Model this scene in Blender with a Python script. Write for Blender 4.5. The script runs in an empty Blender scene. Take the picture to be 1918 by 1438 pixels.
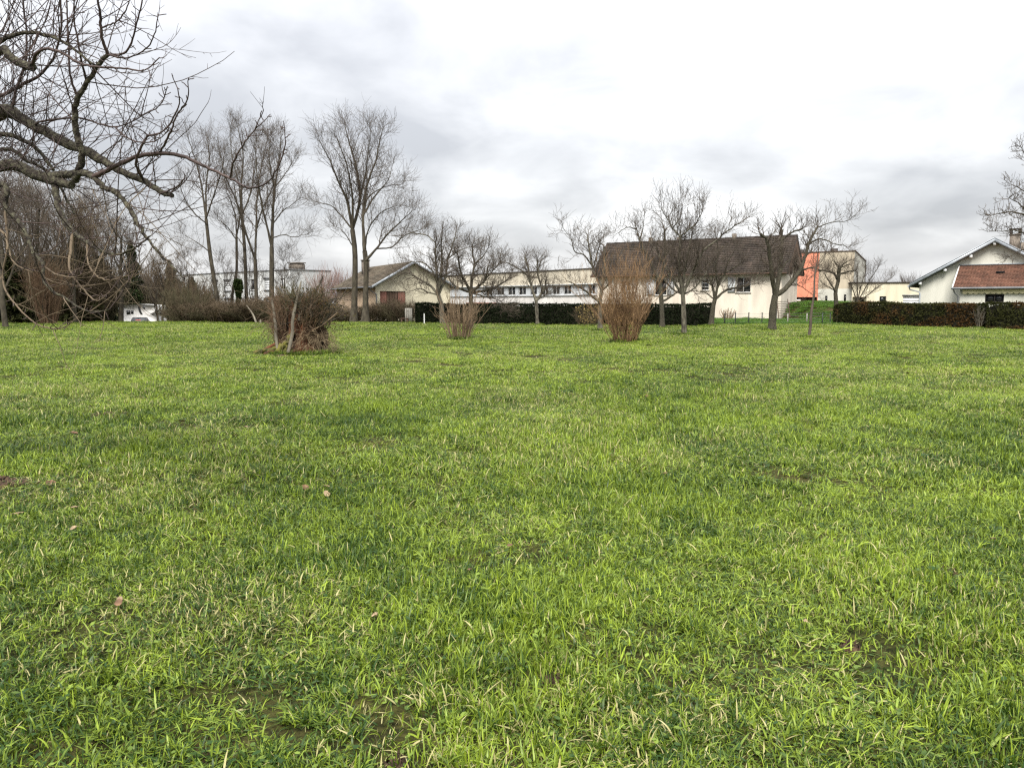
import bpy, math, random
import numpy as np

# ------------------------------------------------------------------ camera, sky, sun, exposure
S = bpy.context.scene
H, F, CX, CY, HOR = 1.6, 1440.0, 959.0, 719.0, 566.0      # eye height (m), focal length and centre in photo pixels, horizon row
TH = math.atan((CY - HOR) / F)
cam_d = bpy.data.cameras.new('camera'); cam = bpy.data.objects.new('camera', cam_d)
S.collection.objects.link(cam); S.camera = cam
cam.location = (0, 0, H); cam.rotation_euler = (math.pi / 2 - TH, 0, 0)
cam_d.sensor_width = 36.0; cam_d.lens = 36.0 * F / 1918.0
cam_d.clip_start = 0.05; cam_d.clip_end = 4000

SUN_AZ, SUN_EL = math.radians(192), math.radians(52)       # compass-like azimuth from +Y, clockwise: behind the camera, a little to the left
world = bpy.data.worlds.new('World'); S.world = world; world.use_nodes = True
def build_world():
    nt = world.node_tree; N = nt.nodes; L = nt.links
    for n in list(N): N.remove(n)
    def nd(t, **k):
        n = N.new(t)
        for a, b in k.items(): setattr(n, a, b)
        return n
    def math_(op, a, b=None):
        n = nd('ShaderNodeMath', operation=op)
        for i, v in enumerate((a, b)):
            if v is None: continue
            if hasattr(v, 'links'): L.new(v, n.inputs[i])
            else: n.inputs[i].default_value = v
        return n.outputs[0]
    out = nd('ShaderNodeOutputWorld'); bg = nd('ShaderNodeBackground')
    L.new(bg.outputs[0], out.inputs[0])
    sky = nd('ShaderNodeTexSky'); sky.sky_type = 'NISHITA'; sky.sun_disc = False
    sky.sun_elevation = SUN_EL; sky.sun_rotation = SUN_AZ; sky.air_density = 1.4; sky.dust_density = 2.0
    tc = nd('ShaderNodeTexCoord'); sep = nd('ShaderNodeSeparateXYZ'); L.new(tc.outputs['Generated'], sep.inputs[0])
    z = math_('MAXIMUM', sep.outputs[2], 0.0)
    den = math_('ADD', z, 0.30)
    cmb = nd('ShaderNodeCombineXYZ')
    L.new(math_('DIVIDE', sep.outputs[0], den), cmb.inputs[0]); L.new(math_('DIVIDE', sep.outputs[1], den), cmb.inputs[1])
    def noise(scale, det, rough, off, dist=0.0):
        mp = nd('ShaderNodeMapping'); mp.inputs['Location'].default_value = off
        L.new(cmb.outputs[0], mp.inputs['Vector'])
        n = nd('ShaderNodeTexNoise'); n.inputs['Scale'].default_value = scale; n.inputs['Detail'].default_value = det
        n.inputs['Roughness'].default_value = rough; n.inputs['Distortion'].default_value = dist
        L.new(mp.outputs[0], n.inputs['Vector']); return n.outputs[0]
    big = noise(1.0, 2, 0.45, (3.1, 1.7, 0.0), 0.2)
    med = noise(2.6, 5, 0.5, (7.4, 2.2, 3.0), 0.3)
    val = math_('ADD', math_('MULTIPLY', big, 0.5), math_('MULTIPLY', med, 0.5))
    ramp = nd('ShaderNodeValToRGB'); L.new(val, ramp.inputs[0])
    e = ramp.color_ramp.elements
    e[0].position = 0.38; e[0].color = (0.172, 0.176, 0.187, 1)
    e[1].position = 0.63; e[1].color = (0.350, 0.352, 0.356, 1)
    m = e.new(0.50); m.color = (0.248, 0.251, 0.259, 1)
    # the overcast brightens steadily from the horizon to the zenith
    grad = math_('ADD', math_('MULTIPLY', z, 1.60), 0.72)
    mul = nd('ShaderNodeMixRGB', blend_type='MULTIPLY'); mul.inputs[0].default_value = 1.0
    L.new(ramp.outputs[0], mul.inputs[1]); L.new(grad, mul.inputs[2])
    skm = nd('ShaderNodeMixRGB', blend_type='MULTIPLY'); skm.inputs[0].default_value = 1.0
    L.new(sky.outputs[0], skm.inputs[1]); skm.inputs[2].default_value = (0.06, 0.06, 0.06, 1)
    mix = nd('ShaderNodeMixRGB'); mix.inputs[0].default_value = 0.93
    L.new(skm.outputs[0], mix.inputs[1]); L.new(mul.outputs[0], mix.inputs[2])
    L.new(mix.outputs[0], bg.inputs[0]); bg.inputs[1].default_value = 1.0
build_world()
sun_d = bpy.data.lights.new('sun', 'SUN'); sun = bpy.data.objects.new('sun', sun_d); S.collection.objects.link(sun)
sun_d.energy = 1.5; sun_d.angle = math.radians(25); sun_d.color = (1.0, 0.96, 0.9)
sx, sy, sz = math.sin(SUN_AZ) * math.cos(SUN_EL), math.cos(SUN_AZ) * math.cos(SUN_EL), math.sin(SUN_EL)
from mathutils import Vector
sun.rotation_euler = Vector((sx, sy, sz)).to_track_quat('Z', 'Y').to_euler()
sun.location = (0, 0, 60)
S.view_settings.view_transform = 'Standard'; S.view_settings.look = 'None'
S.view_settings.exposure = 1.93; S.view_settings.gamma = 1.0; S.view_settings.use_curve_mapping = False
S.render.engine = 'CYCLES'
S.cycles.use_denoising = False; S.cycles.filter_width = 1.3
S.cycles.max_bounces = 4; S.cycles.diffuse_bounces = 2; S.cycles.glossy_bounces = 1; S.cycles.transmission_bounces = 2; S.cycles.transparent_max_bounces = 2
S.cycles.use_adaptive_sampling = False

# ------------------------------------------------------------------ helpers
RNG = np.random.default_rng(7)
def P(px, py, D):
    """world point seen at photo pixel (px,py) that stands D metres ahead of the camera"""
    u = (px - CX) / F; v = (CY - py) / F
    yy = math.cos(TH) + v * math.sin(TH); zz = -math.sin(TH) + v * math.cos(TH)
    k = D / yy
    return np.array((u * k, D, H + zz * k))
def gdist(py):
    v = (CY - py) / F
    return H * (math.cos(TH) + v * math.sin(TH)) / (math.sin(TH) - v * math.cos(TH))
def X(px, D): return (px - CX) / F * D / math.cos(TH) * 0.995 if False else P(px, HOR + 40, D)[0]
def Z(py, D): return P(CX, py, D)[2]

def hash2(ix, iy, seed):
    n = (ix.astype(np.int64) * 374761393 + iy.astype(np.int64) * 668265263 + seed * 1442695041) & 0x7fffffff
    n = ((n ^ (n >> 13)) * 1274126177) & 0x7fffffff
    return ((n ^ (n >> 16)) & 0xffff) / 65535.0
def vnoise(x, y, s, seed=0):
    x = np.asarray(x, float) / s; y = np.asarray(y, float) / s
    ix = np.floor(x); iy = np.floor(y); fx = x - ix; fy = y - iy
    fx = fx * fx * (3 - 2 * fx); fy = fy * fy * (3 - 2 * fy)
    a = hash2(ix, iy, seed); b = hash2(ix + 1, iy, seed); c = hash2(ix, iy + 1, seed); d = hash2(ix + 1, iy + 1, seed)
    return (a * (1 - fx) + b * fx) * (1 - fy) + (c * (1 - fx) + d * fx) * fy
def sstep(a, b, x):
    t = np.clip((np.asarray(x, float) - a) / (b - a), 0, 1); return t * t * (3 - 2 * t)
def ground_h(x, y):
    x = np.asarray(x, float); y = np.asarray(y, float)
    z = (vnoise(x, y, 3.1, 1) - 0.5) * 0.07 + (vnoise(x, y, 1.1, 2) - 0.5) * 0.035 + (vnoise(x, y, 9.0, 3) - 0.5) * 0.10
    z = z * sstep(140, 60, y)
    z = z - 1.7 * sstep(61, 84, y) * sstep(-4, -22, x)                       # the field drops to the lane beyond its far left edge
    z = z + 1.62 * sstep(62.5, 70, y + 0.25 * (x - 26)) * sstep(24.6, 27.0, x) * sstep(31.5, 29.6, x)  # bank beside the long house
    return z
def gz(x, y): return float(ground_h(np.array([x]), np.array([y]))[0])

BASE = {}
def link(o): S.collection.objects.link(o); return o
def tag(o, label=None, cat=None, group=None, kind=None):
    if label: o['label'] = label
    if cat: o['category'] = cat
    if group: o['group'] = group
    if kind: o['kind'] = kind
    return o
def thing(name, label, cat, loc, group=None, rotz=0.0, scale=None):
    o = bpy.data.objects.new(name, None); link(o); o.location = tuple(loc); o.rotation_euler = (0, 0, rotz)
    o.empty_display_size = 0.2
    if scale is not None: o.scale = scale if hasattr(scale, '__len__') else (scale,) * 3
    tag(o, label, cat, group); BASE[o.name] = np.array(loc, float); return o
def npmesh(name, verts, faces, smooth=False, attr=None):
    """verts (N,3); faces: one int array (M,k) or a list of such arrays"""
    me = bpy.data.meshes.new(name); verts = np.asarray(verts, np.float32).reshape(-1, 3)
    if not isinstance(faces, (list, tuple)) or isinstance(faces[0], tuple): faces = [faces]
    faces = [np.asarray(f, np.int32) for f in faces if len(f)]
    me.vertices.add(len(verts)); me.vertices.foreach_set('co', verts.ravel())
    loops = np.concatenate([f.ravel() for f in faces]); tot = np.concatenate([np.full(len(f), f.shape[1], np.int32) for f in faces])
    st = np.concatenate(([0], np.cumsum(tot)[:-1])).astype(np.int32)
    me.loops.add(len(loops)); me.loops.foreach_set('vertex_index', loops)
    me.polygons.add(len(tot)); me.polygons.foreach_set('loop_start', st); me.polygons.foreach_set('loop_total', tot)
    if smooth: me.polygons.foreach_set('use_smooth', np.ones(len(tot), bool))
    me.update(calc_edges=True)
    if attr:
        for k, (dom, arr) in attr.items():
            arr = np.asarray(arr, np.float32)
            if arr.ndim == 2:
                a = me.attributes.new(k, 'FLOAT_COLOR', dom)
                if arr.shape[1] == 3: arr = np.concatenate([arr, np.ones((len(arr), 1), np.float32)], 1)
                a.data.foreach_set('color', arr.ravel())
            else:
                a = me.attributes.new(k, 'FLOAT', dom); a.data.foreach_set('value', arr)
    return me
def root_of(p):
    while p.parent: p = p.parent
    return p
def obj(name, verts, faces, mat, parent=None, smooth=False, attr=None, kind=None):
    verts = np.asarray(verts, float).reshape(-1, 3)
    if parent is not None: verts = verts - BASE[root_of(parent).name]
    me = npmesh(name, verts, faces, smooth, attr); me.materials.append(mat)
    o = bpy.data.objects.new(name, me); link(o)
    if parent is not None: o.parent = parent
    if kind: o['kind'] = kind
    return o
def lone(name, verts, faces, mat, label, cat, group=None, smooth=False, attr=None, kind=None):
    """a thing that is one mesh, its origin at its base"""
    verts = np.asarray(verts, float).reshape(-1, 3)
    b = np.array(((verts[:, 0].min() + verts[:, 0].max()) / 2, (verts[:, 1].min() + verts[:, 1].max()) / 2, verts[:, 2].min()))
    me = npmesh(name, verts - b, faces, smooth, attr); me.materials.append(mat)
    o = bpy.data.objects.new(name, me); link(o); o.location = b; BASE[o.name] = b
    return tag(o, label, cat, group, kind)
def copy_tree(root, loc, rotz, scale, label, group=None):
    r = root.copy(); link(r); r.location = loc; r.rotation_euler = (0, 0, rotz); r.scale = scale if hasattr(scale, '__len__') else (scale,) * 3
    r['label'] = label
    if group: r['group'] = group
    def rec(a, b):
        for ch in list(a.children):
            c = ch.copy(); link(c); c.parent = b; rec(ch, c)
    rec(root, r); BASE[r.name] = np.array(loc, float); return r

class Geo:
    """collects boxes, quads and tubes in one mesh"""
    def __init__(s): s.v = []; s.q = []; s.t = []; s.n = 0
    def add(s, v, q=None, t=None):
        v = np.asarray(v, float).reshape(-1, 3)
        if q is not None and len(q): s.q.append(np.asarray(q, int) + s.n)
        if t is not None and len(t): s.t.append(np.asarray(t, int) + s.n)
        s.v.append(v); s.n += len(v)
    def box8(s, c):                 # c: 8 corners, bottom ring 0-3 then top ring 4-7
        s.add(c, [(0, 3, 2, 1), (4, 5, 6, 7), (0, 1, 5, 4), (1, 2, 6, 5), (2, 3, 7, 6), (3, 0, 4, 7)])
    def box(s, x0, x1, y0, y1, z0, z1):
        s.box8([(x0, y0, z0), (x1, y0, z0), (x1, y1, z0), (x0, y1, z0), (x0, y0, z1), (x1, y0, z1), (x1, y1, z1), (x0, y1, z1)])
    def tube(s, pts, r, sides=8, cap=True):
        v, q = tubes(np.asarray(pts, float)[None], np.broadcast_to(np.asarray(r, float), (len(pts),))[None], sides)
        n = len(pts); s.add(v, q)
        if cap:
            for ring in (0, n - 1):
                idx = list(range(ring * sides, ring * sides + sides))
                c = v[idx].mean(0); k = s.n
                s.add(np.vstack([v[idx], c]), None, [(i, (i + 1) % sides, sides) for i in range(sides)])
    def out(s): return np.concatenate(s.v), [x for x in ((np.concatenate(s.q) if s.q else []), (np.concatenate(s.t) if s.t else [])) if len(x)]
    def build(s, name, mat, parent=None, smooth=False): v, f = s.out(); return obj(name, v, f, mat, parent, smooth)
    def lone(s, name, mat, label, cat, group=None, smooth=False): v, f = s.out(); return lone(name, v, f, mat, label, cat, group, smooth)
def nrm(a): return a / np.maximum(np.linalg.norm(a, axis=-1, keepdims=True), 1e-9)
def tubes(Pn, Rn, sides):
    """Pn (N,K,3), Rn (N,K) -> verts, quads for N tubes"""
    N, K, _ = Pn.shape
    T = np.empty_like(Pn); T[:, 1:-1] = Pn[:, 2:] - Pn[:, :-2]; T[:, 0] = Pn[:, 1] - Pn[:, 0]; T[:, -1] = Pn[:, -1] - Pn[:, -2]
    T = nrm(T)
    mean = nrm(T.mean(1)); ref = np.zeros((N, 3)); ax = np.argmin(np.abs(mean), 1); ref[np.arange(N), ax] = 1
    U = nrm(ref[:, None] - (ref[:, None] * T).sum(-1, keepdims=True) * T); V = np.cross(T, U)
    a = np.arange(sides) * 2 * math.pi / sides
    ring = U[:, :, None] * np.cos(a)[None, None, :, None] + V[:, :, None] * np.sin(a)[None, None, :, None]
    verts = (Pn[:, :, None] + ring * Rn[:, :, None, None]).reshape(-1, 3)
    k = np.arange(K - 1)[:, None] * sides; i = np.arange(sides)[None]; j = (np.arange(sides)[None] + 1) % sides
    q = np.stack([k + i, k + j, k + sides + j, k + sides + i], -1).reshape(-1, 4)
    q = (q[None] + (np.arange(N) * K * sides)[:, None, None]).reshape(-1, 4)
    return verts, q
class Frame:
    """facade frame: s along the wall, d out of it towards the viewer, z up"""
    def __init__(s, O, f, flip=False):
        s.O = np.array(O, float); f = np.array(f, float); s.f = f / np.hypot(*f)
        n = np.array((s.f[1], -s.f[0])); s.n = -n if flip else n
    def p(s, a, d, z): xy = s.O + s.f * a + s.n * d; return (xy[0], xy[1], z)
    def box(s, g, a0, a1, d0, d1, z0, z1):
        g.box8([s.p(a0, d1, z0), s.p(a1, d1, z0), s.p(a1, d0, z0), s.p(a0, d0, z0), s.p(a0, d1, z1), s.p(a1, d1, z1), s.p(a1, d0, z1), s.p(a0, d0, z1)])
    def s_at(s, px):
        u = P(px, HOR, 1.0)[0]
        return (u * s.O[1] - s.O[0]) / (s.f[0] - u * s.f[1])
    def z_at(s, a, py): return Z(py, s.O[1] + s.f[1] * a)

# ------------------------------------------------------------------ materials
def mat_(name, col, rough=0.8, var=0.25, scale=3.0, col2=None, bump=0.0, bscale=40.0, spec=0.3, metal=0.0, stretch=(1, 1, 1), attr=None, detail=6.0, lo=0.35, hi=0.65):
    m = bpy.data.materials.new(name); m.use_nodes = True; nt = m.node_tree; N = nt.nodes; L = nt.links
    b = N['Principled BSDF']; b.inputs['Roughness'].default_value = rough; b.inputs['Specular IOR Level'].default_value = spec; b.inputs['Metallic'].default_value = metal
    tc = N.new('ShaderNodeTexCoord'); mp = N.new('ShaderNodeMapping'); mp.inputs['Scale'].default_value = stretch
    L.new(tc.outputs['Object'], mp.inputs[0])
    nz = N.new('ShaderNodeTexNoise'); nz.inputs['Scale'].default_value = scale; nz.inputs['Detail'].default_value = detail; L.new(mp.outputs[0], nz.inputs['Vector'])
    r = N.new('ShaderNodeValToRGB'); L.new(nz.outputs[0], r.inputs[0])
    c = np.array(col[:3], float); c2 = np.array(col2[:3], float) if col2 is not None else c * (1 + var)
    c1 = c if col2 is not None else c * (1 - var)
    r.color_ramp.elements[0].position = lo; r.color_ramp.elements[0].color = (*np.clip(c1, 0, 1), 1)
    r.color_ramp.elements[1].position = hi; r.color_ramp.elements[1].color = (*np.clip(c2, 0, 1), 1)
    outc = r.outputs[0]
    if attr:
        at = N.new('ShaderNodeAttribute'); at.attribute_name = attr
        mx = N.new('ShaderNodeMixRGB'); mx.blend_type = 'MULTIPLY'; mx.inputs[0].default_value = 1
        L.new(outc, mx.inputs[1]); L.new(at.outputs['Color'], mx.inputs[2]); outc = mx.outputs[0]
    L.new(outc, b.inputs['Base Color'])
    if bump:
        n2 = N.new('ShaderNodeTexNoise'); n2.inputs['Scale'].default_value = bscale; n2.inputs['Detail'].default_value = 4; L.new(mp.outputs[0], n2.inputs['Vector'])
        bp = N.new('ShaderNodeBump'); bp.inputs['Strength'].default_value = bump; bp.inputs['Distance'].default_value = 0.02
        L.new(n2.outputs[0], bp.inputs['Height']); L.new(bp.outputs[0], b.inputs['Normal'])
    return m
def mat_leaf(name, attr='col', rough=0.6, trans=0.3, spec=0.3):
    """thin leaves: colour from a per-leaf attribute, part of the light passes through"""
    m = bpy.data.materials.new(name); m.use_nodes = True; nt = m.node_tree; N = nt.nodes; L = nt.links
    b = N['Principled BSDF']; b.inputs['Roughness'].default_value = rough; b.inputs['Specular IOR Level'].default_value = spec
    at = N.new('ShaderNodeAttribute'); at.attribute_name = attr; L.new(at.outputs['Color'], b.inputs['Base Color'])
    t = N.new('ShaderNodeBsdfTranslucent'); L.new(at.outputs['Color'], t.inputs[0])
    mx = N.new('ShaderNodeMixShader'); mx.inputs[0].default_value = trans
    L.new(b.outputs[0], mx.inputs[1]); L.new(t.outputs[0], mx.inputs[2]); L.new(mx.outputs[0], N['Material Output'].inputs[0])
    return m
M = {}
M['bark_grey'] = mat_('bark_grey', (0.040, 0.033, 0.025), 0.9, col2=(0.15, 0.14, 0.10), scale=9, bump=0.9, bscale=22, stretch=(1, 1, 0.35), lo=0.4, hi=0.7)
M['bark_dark'] = mat_('bark_dark', (0.030, 0.024, 0.017), 0.9, col2=(0.078, 0.067, 0.046), scale=6, bump=0.9, bscale=18, stretch=(1, 1, 0.35))
M['bark_lichen'] = mat_('bark_lichen', (0.026, 0.020, 0.015), 0.9, col2=(0.14, 0.135, 0.085), scale=30, bump=1.0, bscale=70, lo=0.42, hi=0.78)
M['twig_grey'] = mat_('twig_grey', (0.050, 0.038, 0.028), 0.85, col2=(0.11, 0.088, 0.066), scale=2.5)
M['twig_red'] = mat_('twig_red', (0.032, 0.020, 0.018), 0.7, col2=(0.075, 0.050, 0.042), scale=4, spec=0.4)
M['twig_tan'] = mat_('twig_tan', (0.105, 0.060, 0.031), 0.8, col2=(0.29, 0.18, 0.092), scale=2.0)
M['twig_rust'] = mat_('twig_rust', (0.10, 0.060, 0.036), 0.8, col2=(0.18, 0.115, 0.07), scale=2.0)
M['twig_buff'] = mat_('twig_buff', (0.12, 0.078, 0.046), 0.8, col2=(0.25, 0.18, 0.11), scale=3.0)
M['hang'] = mat_('hanging_twig', (0.075, 0.054, 0.034), 0.8, col2=(0.16, 0.122, 0.078), scale=5.0)
M['twig_brown'] = mat_('twig_brown', (0.066, 0.047, 0.029), 0.85, col2=(0.13, 0.096, 0.058), scale=1.2)
M['twig_olive'] = mat_('twig_olive', (0.050, 0.044, 0.022), 0.85, col2=(0.10, 0.086, 0.046), scale=1.2)
M['twig_pink'] = mat_('twig_pink', (0.20, 0.13, 0.11), 0.85, col2=(0.30, 0.21, 0.18), scale=1.2)
M['deadwood'] = mat_('deadwood', (0.095, 0.080, 0.060), 0.9, col2=(0.21, 0.19, 0.145), scale=5, bump=0.6, bscale=50, stretch=(1, 1, 0.15))
M['render_cream'] = mat_('render_cream', (0.62, 0.555, 0.46), 0.9, 0.14, 1.1, stretch=(1, 1, 0.22), detail=9)
M['render_yellow'] = mat_('render_yellow', (0.60, 0.55, 0.41), 0.9, 0.14, 1.1, stretch=(1, 1, 0.22), detail=9)
M['render_peach'] = mat_('render_peach', (0.56, 0.42, 0.29), 0.9, 0.14, 1.1, stretch=(1, 1, 0.22), detail=9)
M['render_white'] = mat_('render_white', (0.55, 0.54, 0.47), 0.9, 0.14, 1.1, stretch=(1, 1, 0.22), detail=9)
M['render_beige'] = mat_('render_beige', (0.46, 0.40, 0.30), 0.9, 0.14, 1.1, stretch=(1, 1, 0.22), detail=9)
M['render_orange'] = mat_('render_orange', (0.68, 0.25, 0.155), 0.85, 0.14, 1.1, stretch=(1, 1, 0.22), detail=9)
M['panel_pale'] = mat_('panel_pale', (0.50, 0.51, 0.50), 0.7, 0.10, 0.5, stretch=(1, 1, 0.2))
M['white_paint'] = mat_('white_paint', (0.76, 0.76, 0.74), 0.6, 0.04, 2.0)
M['parapet_cream'] = mat_('parapet_cream', (0.52, 0.47, 0.37), 0.9, 0.14, 1.1, stretch=(1, 1, 0.22), detail=9)
M['white_band'] = mat_('white_band', (0.62, 0.60, 0.57), 0.85, 0.14, 1.1, stretch=(1, 1, 0.22), detail=9)
M['panel_blue'] = mat_('panel_blue', (0.47, 0.49, 0.50), 0.7, 0.05, 1.0)
M['shutter_white'] = mat_('shutter_white', (0.66, 0.67, 0.67), 0.6, 0.06, 2.0)
M['shutter_brown'] = mat_('shutter_brown', (0.19, 0.085, 0.06), 0.7, 0.2, 3.0)
M['brown_wood'] = mat_('brown_wood', (0.080, 0.050, 0.033), 0.85, 0.3, 4.0, bump=0.4, bscale=25, stretch=(1, 1, 0.3))
M['dark_trim'] = mat_('dark_trim', (0.045, 0.038, 0.034), 0.7, 0.2, 3.0)
M['zinc'] = mat_('zinc', (0.40, 0.43, 0.46), 0.5, 0.12, 2.0, metal=0.3)
M['gutter'] = mat_('gutter', (0.17, 0.175, 0.18), 0.5, 0.15, 2.0, metal=0.3)
M['concrete'] = mat_('concrete', (0.27, 0.255, 0.22), 0.9, 0.15, 4.0, bump=0.3)
M['brick_chimney'] = mat_('brick_chimney', (0.16, 0.135, 0.11), 0.9, 0.35, 6.0, bump=0.4, bscale=30)
M['tile_brown'] = mat_('tile_brown', (0.044, 0.034, 0.027), 0.85, 0.40, 0.9, attr='col', bump=0.3, bscale=15)
M['tile_red'] = mat_('tile_red', (0.115, 0.055, 0.035), 0.8, 0.22, 1.1, attr='col', bump=0.3, bscale=15)
M['tile_olive'] = mat_('tile_olive', (0.100, 0.080, 0.055), 0.85, 0.3, 0.9, attr='col', bump=0.3, bscale=15)
M['metal_post'] = mat_('metal_post', (0.035, 0.045, 0.035), 0.6, 0.2, 5.0)
M['wire'] = mat_('wire', (0.20, 0.21, 0.20), 0.5, 0.1, 5.0, metal=0.5)
M['soil'] = mat_('soil', (0.030, 0.019, 0.012), 0.95, col2=(0.105, 0.064, 0.038), scale=30, bump=1.0, bscale=45)
M['black_rubber'] = mat_('black_rubber', (0.02, 0.02, 0.02), 0.8, 0.2, 8.0)
M['chrome'] = mat_('chrome', (0.5, 0.5, 0.5), 0.3, 0.1, 8.0, metal=0.8)
M['van_white'] = mat_('van_white', (0.74, 0.73, 0.70), 0.35, 0.05, 1.0, spec=0.5)
M['car_black'] = mat_('car_black', (0.020, 0.021, 0.023), 0.25, 0.2, 1.0, spec=0.6)
M['awning'] = mat_('awning', (0.62, 0.56, 0.34), 0.8, 0.1, 2.0)
M['sign_red'] = mat_('sign_red', (0.55, 0.03, 0.03), 0.5, 0.05, 2.0)
M['moss'] = mat_('moss', (0.04, 0.045, 0.012), 0.95, col2=(0.15, 0.14, 0.03), scale=6, bump=1.0, bscale=30, lo=0.42, hi=0.62)
M['rotten'] = mat_('rotten', (0.030, 0.016, 0.010), 0.95, col2=(0.15, 0.062, 0.030), scale=5, bump=1.2, bscale=20, stretch=(1, 1, 0.25))
M['dry_leaf'] = mat_('dry_leaf', (0.15, 0.085, 0.048), 0.8, 0.45, 20.0)
M['dry_leaf_pale'] = mat_('dry_leaf_pale', (0.30, 0.215, 0.13), 0.8, 0.4, 20.0)
M['straw'] = mat_('straw', (0.15, 0.105, 0.06), 0.85, col2=(0.32, 0.25, 0.15), scale=6)
M['leafy'] = mat_leaf('leafy', rough=0.8, spec=0.1)
def mat_glass(name, col=(0.016, 0.018, 0.02), rough=0.08):
    m = bpy.data.materials.new(name); m.use_nodes = True; b = m.node_tree.nodes['Principled BSDF']
    b.inputs['Base Color'].default_value = (*col, 1); b.inputs['Roughness'].default_value = rough; b.inputs['Specular IOR Level'].default_value = 0.5
    return m
M['glass'] = mat_glass('glass')
def mat_emit(name, col, strength):
    m = bpy.data.materials.new(name); m.use_nodes = True; b = m.node_tree.nodes['Principled BSDF']
    b.inputs['Base Color'].default_value = (*col, 1); b.inputs['Emission Color'].default_value = (*col, 1); b.inputs['Emission Strength'].default_value = strength
    return m
M['tail_light'] = mat_emit('tail_light', (0.7, 0.06, 0.03), 0.25)
def mat_ground():
    m = bpy.data.materials.new('lawn_soil'); m.use_nodes = True; nt = m.node_tree; N = nt.nodes; L = nt.links
    b = N['Principled BSDF']; b.inputs['Roughness'].default_value = 0.95; b.inputs['Specular IOR Level'].default_value = 0.1
    tc = N.new('ShaderNodeTexCoord')
    def ns(sc, det):
        n = N.new('ShaderNodeTexNoise'); n.inputs['Scale'].default_value = sc; n.inputs['Detail'].default_value = det; L.new(tc.outputs['Object'], n.inputs['Vector']); return n.outputs[0]
    def rp(f, p0, c0, p1, c1):
        r = N.new('ShaderNodeValToRGB'); L.new(f, r.inputs[0]); e = r.color_ramp.elements
        e[0].position = p0; e[0].color = (*c0, 1); e[1].position = p1; e[1].color = (*c1, 1); return r.outputs[0]
    a = rp(ns(22, 8), 0.35, (0.018, 0.018, 0.007), 0.65, (0.070, 0.066, 0.022))
    c = rp(ns(0.45, 5), 0.38, (0.75, 0.85, 0.7), 0.62, (1.25, 1.15, 1.1))
    mx = N.new('ShaderNodeMixRGB'); mx.blend_type = 'MULTIPLY'; mx.inputs[0].default_value = 1; L.new(a, mx.inputs[1]); L.new(c, mx.inputs[2])
    so = rp(ns(1.4, 7), 0.62, (0, 0, 0), 0.72, (1, 1, 1))
    m2 = N.new('ShaderNodeMixRGB'); L.new(so, m2.inputs[0]); L.new(mx.outputs[0], m2.inputs[1]); m2.inputs[2].default_value = (0.075, 0.05, 0.028, 1)
    L.new(m2.outputs[0], b.inputs['Base Color'])
    bp = N.new('ShaderNodeBump'); bp.inputs['Strength'].default_value = 0.8; bp.inputs['Distance'].default_value = 0.03; L.new(ns(60, 6), bp.inputs['Height']); L.new(bp.outputs[0], b.inputs['Normal'])
    return m
M['ground'] = mat_ground()
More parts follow.
